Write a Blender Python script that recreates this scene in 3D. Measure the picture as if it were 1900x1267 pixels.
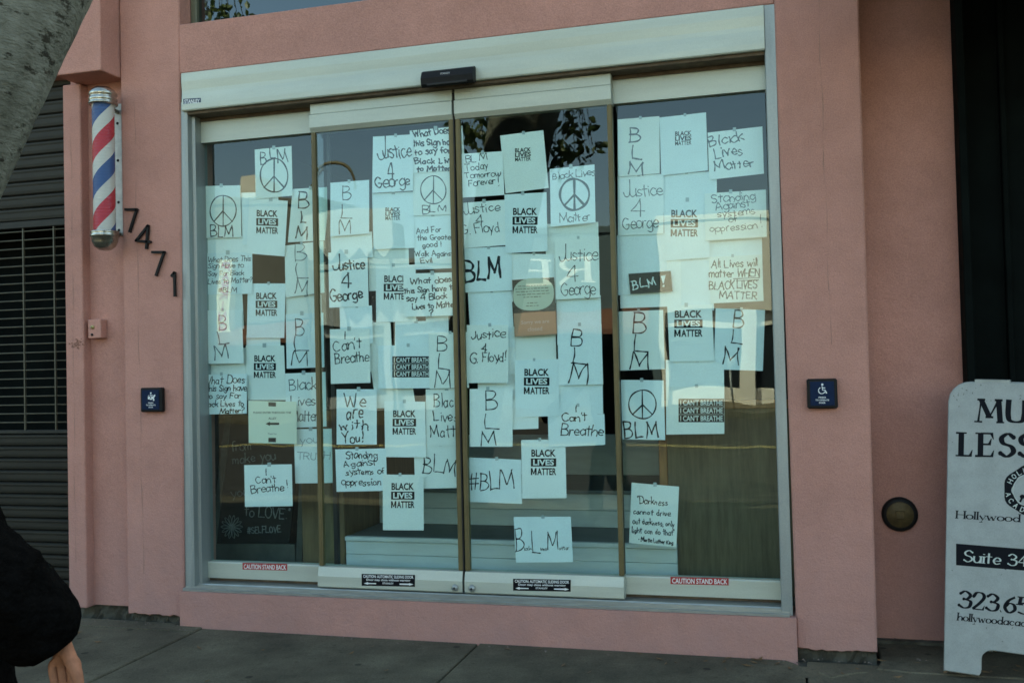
import bpy, bmesh, math, random
import numpy as np
from mathutils import Vector, Matrix, noise
random.seed(7)
R = math.radians
sc = bpy.context.scene
for o in list(bpy.data.objects):
    bpy.data.objects.remove(o)
COL = sc.collection

# ------------------------------------------------------------------ camera
IMG_W, IMG_H, FPX = 1900.0, 1267.0, 1847.0
YAW, PITCH, ROLL = 0.273586, 0.0244924, -0.0238703
CAM = np.array([0.0, -4.4977, 1.29])
_f = np.array([-math.sin(YAW), math.cos(YAW), 0.0]); _r = np.array([math.cos(YAW), math.sin(YAW), 0.0]); _u = np.array([0, 0, 1.0])
FW = _f * math.cos(PITCH) + _u * math.sin(PITCH)
_u2 = _u * math.cos(PITCH) - _f * math.sin(PITCH)
RT = _r * math.cos(ROLL) + _u2 * math.sin(ROLL)
UP = _u2 * math.cos(ROLL) - _r * math.sin(ROLL)
cd = bpy.data.cameras.new('camera'); cam = bpy.data.objects.new('camera', cd); COL.objects.link(cam)
cd.sensor_fit = 'HORIZONTAL'; cd.sensor_width = 36.0; cd.lens = FPX * 36.0 / IMG_W
cd.clip_start = 0.05; cd.clip_end = 2000
cam.matrix_world = Matrix(((RT[0], UP[0], -FW[0], CAM[0]), (RT[1], UP[1], -FW[1], CAM[1]), (RT[2], UP[2], -FW[2], CAM[2]), (0, 0, 0, 1)))
sc.camera = cam

# ------------------------------------------------------------------ sky, sun, exposure
SUN_EL, SUN_ROT = R(47), R(24)
w = bpy.data.worlds.new('World'); sc.world = w; w.use_nodes = True
nt = w.node_tree; bg = nt.nodes['Background']
sky = nt.nodes.new('ShaderNodeTexSky'); sky.sky_type = 'NISHITA'; sky.sun_disc = False
sky.sun_elevation = SUN_EL; sky.sun_rotation = SUN_ROT; sky.air_density = 1.0; sky.dust_density = 2.0; sky.ozone_density = 1.0
nt.links.new(sky.outputs[0], bg.inputs[0]); bg.inputs[1].default_value = 0.11
sd = bpy.data.lights.new('sun', 'SUN'); sun = bpy.data.objects.new('sun', sd); COL.objects.link(sun)
sd.energy = 4.6; sd.angle = R(0.5); sd.color = (1.0, 0.93, 0.80)
to_sun = Vector((-math.sin(SUN_ROT) * math.cos(SUN_EL), math.cos(SUN_ROT) * math.cos(SUN_EL), math.sin(SUN_EL)))
sun.rotation_euler = to_sun.to_track_quat('Z', 'Y').to_euler(); sun.location = (-6, 20, 25)
vs = sc.view_settings; vs.view_transform = 'Standard'; vs.look = 'None'; vs.exposure = 2.36; vs.gamma = 1.0; vs.use_curve_mapping = False
vs.use_white_balance = True; vs.white_balance_temperature = 7300; vs.white_balance_tint = -6      # daylight film in open shade
cy = sc.cycles
cy.max_bounces = 8; cy.diffuse_bounces = 4; cy.glossy_bounces = 4; cy.transparent_max_bounces = 12; cy.transmission_bounces = 6
cy.caustics_reflective = False; cy.caustics_refractive = False; cy.sample_clamp_indirect = 3.0
cy.use_denoising = True; cy.use_adaptive_sampling = False; cy.filter_width = 1.6

# ------------------------------------------------------------------ pixel -> place
def ray(x, y):
    return FW + (x - 950.0) / FPX * RT - (y - 633.5) / FPX * UP
def PY(x, y, Y=0.0):
    d = ray(x, y); return CAM + d * ((Y - CAM[1]) / d[1])
def PX(x, y, X):
    d = ray(x, y); return CAM + d * ((X - CAM[0]) / d[0])
def PZ(x, y, Z=0.0):
    d = ray(x, y); return CAM + d * ((Z - CAM[2]) / d[2])
def PD(x, y, depth):
    return CAM + ray(x, y) * depth
def PPL(x, y, p0, n):
    d = ray(x, y); return CAM + d * (np.dot(p0 - CAM, n) / np.dot(d, n))
GLASS_Y = 0.065
def MIR(x, y, Y):              # a place across the street seen mirrored in the door glass
    p = PY(x, y, 2 * GLASS_Y - Y); p[1] = Y; return p

# ------------------------------------------------------------------ materials
MATS = {}
def material(name, col, rough=0.7, metal=0.0, spec=0.5, var=0.0, vscale=8.0, bump=0.0, bscale=60.0, col2=None, detail=6.0, stretch=None, bdist=0.004, grain=0.0):
    if name in MATS: return MATS[name]
    m = bpy.data.materials.new(name); m.use_nodes = True; t = m.node_tree; b = t.nodes['Principled BSDF']
    b.inputs['Roughness'].default_value = rough; b.inputs['Metallic'].default_value = metal
    b.inputs['Specular IOR Level'].default_value = spec
    b.inputs['Base Color'].default_value = (*col, 1)
    geo = t.nodes.new('ShaderNodeNewGeometry'); vec = geo.outputs['Position']
    if stretch:
        mp = t.nodes.new('ShaderNodeMapping'); mp.inputs['Scale'].default_value = stretch
        t.links.new(vec, mp.inputs[0]); vec = mp.outputs[0]
    if var or col2:
        n = t.nodes.new('ShaderNodeTexNoise'); n.inputs['Scale'].default_value = vscale; n.inputs['Detail'].default_value = detail; n.inputs['Roughness'].default_value = 0.62
        t.links.new(vec, n.inputs['Vector'])
        cr = t.nodes.new('ShaderNodeValToRGB'); t.links.new(n.outputs['Fac'], cr.inputs[0])
        c2 = col2 or tuple(c * (1 - var) for c in col); c1 = col if col2 else tuple(min(1, c * (1 + var)) for c in col)
        cr.color_ramp.elements[0].position = 0.33; cr.color_ramp.elements[0].color = (*c2, 1)
        cr.color_ramp.elements[1].position = 0.67; cr.color_ramp.elements[1].color = (*c1, 1)
        t.links.new(cr.outputs[0], b.inputs['Base Color'])
    if grain:
        ng = t.nodes.new('ShaderNodeTexNoise'); ng.inputs['Scale'].default_value = 230; ng.inputs['Detail'].default_value = 3; ng.inputs['Roughness'].default_value = .8; t.links.new(geo.outputs['Position'], ng.inputs['Vector'])
        rg = t.nodes.new('ShaderNodeMapRange'); rg.inputs[1].default_value = .25; rg.inputs[2].default_value = .75; rg.inputs[3].default_value = 1 - grain; rg.inputs[4].default_value = 1 + grain; t.links.new(ng.outputs['Fac'], rg.inputs[0])
        mg = t.nodes.new('ShaderNodeVectorMath'); mg.operation = 'SCALE'; t.links.new(rg.outputs[0], mg.inputs['Scale'])
        if b.inputs['Base Color'].links: t.links.new(b.inputs['Base Color'].links[0].from_socket, mg.inputs[0])
        else: mg.inputs[0].default_value = col
        t.links.new(mg.outputs[0], b.inputs['Base Color'])
    if bump:
        n2 = t.nodes.new('ShaderNodeTexNoise'); n2.inputs['Scale'].default_value = bscale; n2.inputs['Detail'].default_value = 5.0
        t.links.new(vec, n2.inputs['Vector'])
        bp = t.nodes.new('ShaderNodeBump'); bp.inputs['Strength'].default_value = bump; bp.inputs['Distance'].default_value = bdist
        t.links.new(n2.outputs['Fac'], bp.inputs['Height']); t.links.new(bp.outputs[0], b.inputs['Normal'])
    MATS[name] = m; return m

def stucco(name, col):
    m = bpy.data.materials.new(name); m.use_nodes = True; t = m.node_tree; b = t.nodes['Principled BSDF']
    b.inputs['Roughness'].default_value = 0.9; b.inputs['Specular IOR Level'].default_value = 0.25
    L = t.links.new
    pos = t.nodes.new('ShaderNodeNewGeometry').outputs['Position']
    def nz(scale, detail, rough=0.6):
        n = t.nodes.new('ShaderNodeTexNoise'); n.inputs['Scale'].default_value = scale; n.inputs['Detail'].default_value = detail; n.inputs['Roughness'].default_value = rough; L(pos, n.inputs['Vector']); return n.outputs['Fac']
    def ramp(f, p0, c0, p1, c1):
        r = t.nodes.new('ShaderNodeValToRGB'); L(f, r.inputs[0]); e = r.color_ramp.elements
        e[0].position, e[0].color, e[1].position, e[1].color = p0, (*c0, 1), p1, (*c1, 1); return r.outputs[0]
    def mix(kind, fac, a, b_):
        x = t.nodes.new('ShaderNodeMixRGB'); x.blend_type = kind; x.inputs[0].default_value = fac; L(a, x.inputs[1]); L(b_, x.inputs[2]); return x.outputs[0]
    c = ramp(nz(2.2, 7), .3, tuple(v * 1.0 for v in col), .72, tuple(v * 1.22 for v in col))
    g = ramp(nz(190, 4, .85), .34, (.62, .61, .60), .66, (1.06, 1.06, 1.06))
    c = mix('MULTIPLY', .8, c, g)
    pat = ramp(nz(6.5, 8, .7), .38, (.86, .85, .84), .60, (1.0, 1.0, 1.0))
    c = mix('MULTIPLY', .6, c, pat)
    # scattered chips and grime with shapes of their own
    chips = ramp(nz(23, 9, .78), .68, (1, 1, 1), .715, (.66, .58, .52))
    c = mix('MULTIPLY', .55, c, chips)
    # scuffed, dusty low band
    sep = t.nodes.new('ShaderNodeSeparateXYZ'); L(pos, sep.inputs[0])
    mr = t.nodes.new('ShaderNodeMapRange'); mr.inputs[1].default_value = 0.75; mr.inputs[2].default_value = -0.02; mr.clamp = True; L(sep.outputs[2], mr.inputs[0])
    mul = t.nodes.new('ShaderNodeMath'); mul.operation = 'MULTIPLY'; L(mr.outputs[0], mul.inputs[0]); L(nz(7, 8, .7), mul.inputs[1])
    x = t.nodes.new('ShaderNodeMixRGB'); L(mul.outputs[0], x.inputs[0]); L(c, x.inputs[1]); x.inputs[2].default_value = (col[0] * .74, col[1] * .88, col[2] * 1.02, 1)
    L(x.outputs[0], b.inputs['Base Color'])
    bp = t.nodes.new('ShaderNodeBump'); bp.inputs['Strength'].default_value = .55; bp.inputs['Distance'].default_value = .004; L(nz(120, 4), bp.inputs['Height'])
    bp2 = t.nodes.new('ShaderNodeBump'); bp2.inputs['Strength'].default_value = .5; bp2.inputs['Distance'].default_value = .014; L(nz(26, 7, .7), bp2.inputs['Height']); L(bp.outputs[0], bp2.inputs['Normal'])
    L(bp2.outputs[0], b.inputs['Normal'])
    return m

def glass_front(name, tint, ior=1.60, wob=0.0):
    m = bpy.data.materials.new(name); m.use_nodes = True; t = m.node_tree; t.nodes.clear()
    out = t.nodes.new('ShaderNodeOutputMaterial'); mix = t.nodes.new('ShaderNodeMixShader')
    tr = t.nodes.new('ShaderNodeBsdfTransparent'); tr.inputs[0].default_value = (*tint, 1)
    gl = t.nodes.new('ShaderNodeBsdfGlossy'); gl.inputs['Roughness'].default_value = 0.0; gl.inputs[0].default_value = (0.93, 1.0, 1.0, 1)
    fr = t.nodes.new('ShaderNodeFresnel'); fr.inputs['IOR'].default_value = ior
    gb = t.nodes.new('ShaderNodeNewGeometry'); mr = t.nodes.new('ShaderNodeMapRange')      # same reflectance from both sides of the pane
    mr.inputs[3].default_value = ior; mr.inputs[4].default_value = 1 / ior
    t.links.new(gb.outputs['Backfacing'], mr.inputs[0]); t.links.new(mr.outputs[0], fr.inputs['IOR'])
    if wob:
        geo = t.nodes.new('ShaderNodeNewGeometry'); n = t.nodes.new('ShaderNodeTexNoise'); n.inputs['Scale'].default_value = 2.6; n.inputs['Detail'].default_value = 1.0
        t.links.new(geo.outputs['Position'], n.inputs['Vector'])
        bp = t.nodes.new('ShaderNodeBump'); bp.inputs['Strength'].default_value = 1.0; bp.inputs['Distance'].default_value = wob
        t.links.new(n.outputs['Fac'], bp.inputs['Height']); t.links.new(bp.outputs[0], gl.inputs['Normal'])
    t.links.new(fr.outputs[0], mix.inputs[0]); t.links.new(tr.outputs[0], mix.inputs[1]); t.links.new(gl.outputs[0], mix.inputs[2]); t.links.new(mix.outputs[0], out.inputs[0])
    return m
def clear(name, tint):
    m = bpy.data.materials.new(name); m.use_nodes = True; t = m.node_tree; t.nodes.clear()
    out = t.nodes.new('ShaderNodeOutputMaterial'); tr = t.nodes.new('ShaderNodeBsdfTransparent'); tr.inputs[0].default_value = (*tint, 1)
    t.links.new(tr.outputs[0], out.inputs[0]); return m

PINK = stucco('pink_stucco', (0.525, 0.266, 0.214))
ALU = material('painted_aluminium', (0.49, 0.525, 0.44), .42, 0.15, .5, var=.07, vscale=1.6, bump=.05, bscale=150, stretch=(1, 1, 9), bdist=.001, grain=.10)
ALU_GREY = material('dull_aluminium', (0.30, 0.33, 0.32), .45, .35, .5, var=.10, vscale=3, bump=.04, bscale=120, stretch=(6, 6, .7), bdist=.001, grain=.12)
BRONZE = material('bronze_seal_strip', (0.150, 0.118, 0.050), .5, .1, .4, var=.18, vscale=5)
BLACK = material('black_rubber', (0.012, 0.012, 0.012), .6, 0, .4)
BLACK_MET = material('black_painted_metal', (0.010, 0.010, 0.010), .5, 0, .18, var=.2, vscale=30)
TRACK = material('grimy_track', (0.115, 0.085, 0.055), .7, .1, .3, var=.3, vscale=18)  # brown for the track and the strips by the sidelights
STEEL = material('threshold_aluminium', (0.33, 0.35, 0.33), .38, .6, .5, var=.16, vscale=9, stretch=(1, 4, 4))
PAPER = material('white_copy_paper', (0.90, 0.90, 0.87), .85, 0, .2, var=.02, vscale=7, bump=.3, bscale=7, bdist=.006, grain=.10)
PAPER2 = material('cream_paper', (0.62, 0.58, 0.45), .85, 0, .2, var=.03, vscale=5)
INK = material('black_marker_ink', (0.018, 0.02, 0.024), .7, 0, .2)
INK_F = material('faded_marker_ink', (0.10, 0.115, 0.125), .8, 0, .2)
PRINT = material('black_toner', (0.007, 0.007, 0.009), .7, 0, .1)
WHITEPRINT = material('white_print', (0.80, 0.82, 0.80), .8, 0, .2)
TAPE = material('frosted_tape', (0.42, 0.46, 0.46), .6, 0, .3)
DOORGLASS = glass_front('tinted_door_glass', (0.85, 0.985, 0.965), wob=.0012)
SIDEGLASS = glass_front('tinted_sidelight_glass', (0.85, 0.985, 0.965), wob=.0012)
BACKGLASS = clear('glass_back_face', (0.97, 1.0, 1.0))

# ------------------------------------------------------------------ mesh helpers
class MB:
    def __init__(s): s.v = []; s.f = []; s.m = []; s.smooth = []
    def add(s, vs_, fs, mi=0, sm=False):
        o = len(s.v); s.v += [tuple(map(float, p)) for p in vs_]
        for f in fs: s.f.append([o + i for i in f]); s.m.append(mi); s.smooth.append(sm)
    def box(s, a, b, bev=0.0, mi=0):
        x0, y0, z0 = [min(p, q) for p, q in zip(a, b)]; x1, y1, z1 = [max(p, q) for p, q in zip(a, b)]
        if bev <= 0:
            s.add([(x0,y0,z0),(x1,y0,z0),(x1,y1,z0),(x0,y1,z0),(x0,y0,z1),(x1,y0,z1),(x1,y1,z1),(x0,y1,z1)],
                  [(0,3,2,1),(4,5,6,7),(0,1,5,4),(1,2,6,5),(2,3,7,6),(3,0,4,7)], mi); return
        bm = bmesh.new(); bmesh.ops.create_cube(bm, size=1.0)
        for v in bm.verts: v.co = Vector((x0 + (v.co.x + .5) * (x1 - x0), y0 + (v.co.y + .5) * (y1 - y0), z0 + (v.co.z + .5) * (z1 - z0)))
        bmesh.ops.bevel(bm, geom=bm.edges[:], offset=bev, segments=1, affect='EDGES', clamp_overlap=True)
        bm.verts.index_update(); s.add([v.co[:] for v in bm.verts], [[v.index for v in f.verts] for f in bm.faces], mi); bm.free()
    def prism(s, poly, a, b, axis='x', mi=0):
        """poly: 2-D outline swept from a to b along axis (x: poly is (y,z); y: (x,z); z: (x,y))"""
        n = len(poly)
        def P(q, t): return {'x': (t, q[0], q[1]), 'y': (q[0], t, q[1]), 'z': (q[0], q[1], t)}[axis]
        s.add([P(q, a) for q in poly] + [P(q, b) for q in poly],
              [tuple(range(n)), tuple(range(2 * n - 1, n - 1, -1))] + [(i, (i + 1) % n + 0, (i + 1) % n + n, i + n)[::-1] for i in range(n)], mi)
    def slab(s, front, back, mi=0):
        n = len(front); s.add(list(front) + list(back), [tuple(range(n)), tuple(range(2 * n - 1, n - 1, -1))] + [(i + n, (i + 1) % n + n, (i + 1) % n, i) for i in range(n)], mi)
    def lathe(s, prof, c, axis='z', n=24, mi=0, sm=True):
        """prof: (radius, t) pairs"""
        vs_ = []
        for r, t in prof:
            for k in range(n):
                a = 2 * math.pi * k / n; p, q = r * math.cos(a), r * math.sin(a)
                d = {'z': (p, q, t), 'y': (p, t, q), 'x': (t, p, q)}[axis]; vs_.append((c[0] + d[0], c[1] + d[1], c[2] + d[2]))
        fs = [(i * n + k, i * n + (k + 1) % n, (i + 1) * n + (k + 1) % n, (i + 1) * n + k) for i in range(len(prof) - 1) for k in range(n)]
        s.add(vs_, fs, mi, sm)
        m = len(prof) - 1
        s.add([vs_[k] for k in range(n)], [tuple(range(n))[::-1]], mi); s.add([vs_[m * n + k] for k in range(n)], [tuple(range(n))], mi)
    def tube(s, pts, rad, n=8, mi=0):
        pts = [Vector(p) for p in pts]; rad = rad if hasattr(rad, '__len__') else [rad] * len(pts); vs_ = []
        up = Vector((0.13, 0.31, 1)).normalized()
        for i, p in enumerate(pts):
            d = (pts[min(i + 1, len(pts) - 1)] - pts[max(i - 1, 0)]).normalized()
            a = d.cross(up); a = (a if a.length > .05 else d.cross(Vector((1, 0, 0)))).normalized(); b_ = d.cross(a)
            for k in range(n):
                t = 2 * math.pi * k / n; vs_.append(p + (a * math.cos(t) + b_ * math.sin(t)) * rad[i])
        m = len(pts)
        s.add(vs_, [(i * n + k, i * n + (k + 1) % n, (i + 1) * n + (k + 1) % n, (i + 1) * n + k) for i in range(m - 1) for k in range(n)]
              + [tuple(range(n))[::-1], tuple((m - 1) * n + k for k in range(n))], mi, True)
    def build(s, name, mats, parent=None, base=None):
        mats = mats if isinstance(mats, (list, tuple)) else [mats]
        V = np.array(s.v, dtype=float).reshape(-1, 3)
        if parent is not None: loc = np.array(WLOC[parent.name])
        else: loc = np.array(base) if base is not None else np.array([(V[:, 0].min() + V[:, 0].max()) / 2, (V[:, 1].min() + V[:, 1].max()) / 2, V[:, 2].min()])
        me = bpy.data.meshes.new(name); me.from_pydata((V - loc).tolist(), [], s.f)
        for m in mats: me.materials.append(m)
        me.polygons.foreach_set('material_index', s.m); me.polygons.foreach_set('use_smooth', s.smooth); me.update()
        o = bpy.data.objects.new(name, me); COL.objects.link(o)
        if parent is not None: o.parent = parent; WLOC[o.name] = tuple(loc)
        else: o.location = loc; WLOC[o.name] = tuple(loc)
        return o
WLOC = {}
def empty(name, loc):
    o = bpy.data.objects.new(name, None); o.empty_display_size = .1; COL.objects.link(o); o.location = loc; WLOC[o.name] = tuple(loc); return o
def tag(o, label, cat, group=None):
    o['label'] = label; o['category'] = cat
    if group: o['group'] = group
    return o
def struct(o): o['kind'] = 'structure'; return o
def stuff(o): o['kind'] = 'stuff'; return o
def box_part(name, a, b, mat, parent, bev=0.0):
    m = MB(); m.box(a, b, bev); return m.build(name, mat, parent)

# ------------------------------------------------------------------ lettering
G = {}
def glyphs(txt):
    for line in txt.strip().splitlines():
        ch, adv, rest = line.split(None, 2); st = []
        for part in rest.split('|'):
            k = part.split(); st.append((k[0], [tuple(float(q) for q in p.split(',')) for p in k[1:]]))
        G[ch] = (float(adv), st)
glyphs('''
A .66 l 0,0 .3,1|l .3,1 .62,0|l .12,.38 .5,.38
B .56 l 0,0 0,1|c 0,1 .35,.96 .44,.78 .3,.58 .02,.52|c .02,.52 .38,.5 .52,.27 .38,.05 0,0
C .58 c .55,.85 .3,1 .05,.7 .05,.3 .3,0 .57,.15
D .58 l 0,0 0,1|c 0,1 .4,.92 .56,.5 .4,.08 0,0
E .52 l 0,0 0,1|l 0,1 .48,1|l 0,.52 .4,.52|l 0,0 .5,0
F .50 l 0,0 0,1|l 0,1 .48,1|l 0,.52 .4,.52
G .60 c .55,.85 .3,1 .05,.7 .05,.3 .3,0 .54,.12 .58,.42|l .58,.42 .33,.42
H .54 l 0,0 0,1|l .52,0 .52,1|l 0,.5 .52,.5
I .10 l .05,0 .05,1
J .44 c .42,1 .42,.3 .3,.03 .1,.03 0,.25
K .52 l 0,0 0,1|l .48,1 .02,.42|l .15,.55 .52,0
L .50 l 0,1 0,0|l 0,0 .48,0
M .78 l 0,0 .08,1|l .08,1 .38,.22|l .38,.22 .68,1|l .68,1 .76,0
N .54 l 0,0 0,1|l 0,1 .52,0|l .52,0 .52,1
O .58 c .28,1 .05,.75 .05,.25 .28,0 .52,.25 .52,.75 .28,1
P .50 l 0,0 0,1|c 0,1 .4,.95 .48,.73 .35,.5 0,.46
R .54 l 0,0 0,1|c 0,1 .4,.95 .48,.73 .35,.5 0,.46|l .2,.47 .52,0
S .50 c .48,.85 .28,1 .06,.82 .12,.58 .4,.44 .48,.2 .25,0 .02,.14
T .56 l .27,0 .27,1|l 0,1 .55,1
U .52 c 0,1 0,.3 .1,.03 .4,.03 .5,.3 .5,1
V .56 l 0,1 .27,0|l .27,0 .55,1
W .86 l 0,1 .2,0|l .2,0 .42,.75|l .42,.75 .64,0|l .64,0 .85,1
Y .56 l 0,1 .27,.5|l .55,1 .27,.5|l .27,.5 .27,0
a .44 c .4,.45 .2,.55 .02,.28 .15,0 .38,.15|l .42,.55 .42,0
b .42 l 0,1 0,0|c 0,.35 .2,.55 .42,.3 .25,0 0,.12
c .40 c .38,.45 .2,.55 .02,.28 .18,0 .4,.1
d .44 c .4,.4 .2,.55 .02,.28 .18,0 .4,.15|l .42,1 .42,0
e .42 c .03,.28 .4,.3 .36,.5 .18,.55 .02,.28 .16,.01 .42,.08
f .34 c .38,.95 .22,1 .14,.75 .14,0|l 0,.52 .34,.52
g .44 c .4,.42 .2,.55 .02,.28 .18,0 .4,.15|c .42,.55 .42,-.15 .25,-.33 .03,-.22
h .40 l 0,1 0,0|c 0,.3 .18,.55 .36,.45 .38,.2 .38,0
i .08 l .05,.55 .05,0|l .05,.74 .05,.8
k .38 l 0,1 0,0|l .36,.55 .02,.22|l .12,.3 .38,0
l .08 l .04,1 .04,0
m .58 l 0,.55 0,0|c 0,.3 .14,.55 .28,.42 .28,0|c .28,.3 .42,.55 .56,.42 .56,0
n .40 l 0,.55 0,0|c 0,.3 .18,.55 .36,.42 .38,0
o .42 c .2,.55 .03,.42 .03,.13 .2,0 .4,.13 .4,.42 .2,.55
p .42 l 0,.55 0,-.33|c 0,.35 .2,.55 .42,.3 .25,0 0,.12
r .28 l 0,.55 0,0|c 0,.3 .12,.52 .3,.53
s .36 c .34,.47 .18,.56 .04,.42 .2,.28 .34,.14 .18,0 .01,.08
t .34 l .16,.9 .16,0|l 0,.6 .36,.6
u .42 c 0,.55 0,.2 .12,0 .3,.05 .4,.25|l .4,.55 .4,0
v .38 l 0,.55 .18,0|l .18,0 .38,.55
w .58 l 0,.55 .14,0|l .14,0 .28,.45|l .28,.45 .42,0|l .42,0 .56,.55
y .40 l 0,.55 .2,.05|l .4,.55 .1,-.33
1 .20 l 0,.82 .12,1|l .12,1 .12,0
2 .50 c 0,.75 .12,.98 .35,.98 .46,.75 .3,.4 0,0|l 0,0 .5,0
3 .50 c .02,.85 .22,1 .45,.8 .35,.58 .18,.53|c .18,.53 .48,.42 .45,.1 .22,0 0,.14
4 .54 l .36,0 .36,1|l .36,1 0,.33|l 0,.33 .52,.33
5 .52 l .45,1 .08,1|l .08,1 .04,.55|c .04,.55 .3,.65 .5,.35 .32,.02 0,.1
6 .50 c .42,.95 .15,.7 .02,.3 .22,0 .46,.2 .4,.48 .2,.55 .04,.35
7 .50 l 0,1 .5,1|l .5,1 .18,0
. .08 l .02,.02 .05,.05
, .08 l .05,.05 0,-.14
; .08 l .05,.05 0,-.14|l .05,.4 .05,.45
' .08 l .05,1 .02,.8
" .18 l .05,1 .02,.8|l .15,1 .12,.8
! .10 l .05,1 .04,.3|l .04,.02 .05,.07
? .40 c 0,.8 .15,1 .38,.85 .3,.6 .15,.45 .15,.28|l .15,.02 .15,.07
# .60 l .12,0 .22,1|l .38,0 .48,1|l 0,.35 .58,.35|l .03,.68 .6,.68
- .30 l 0,.4 .28,.4
''')
G[' '] = (.26, [])

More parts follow.
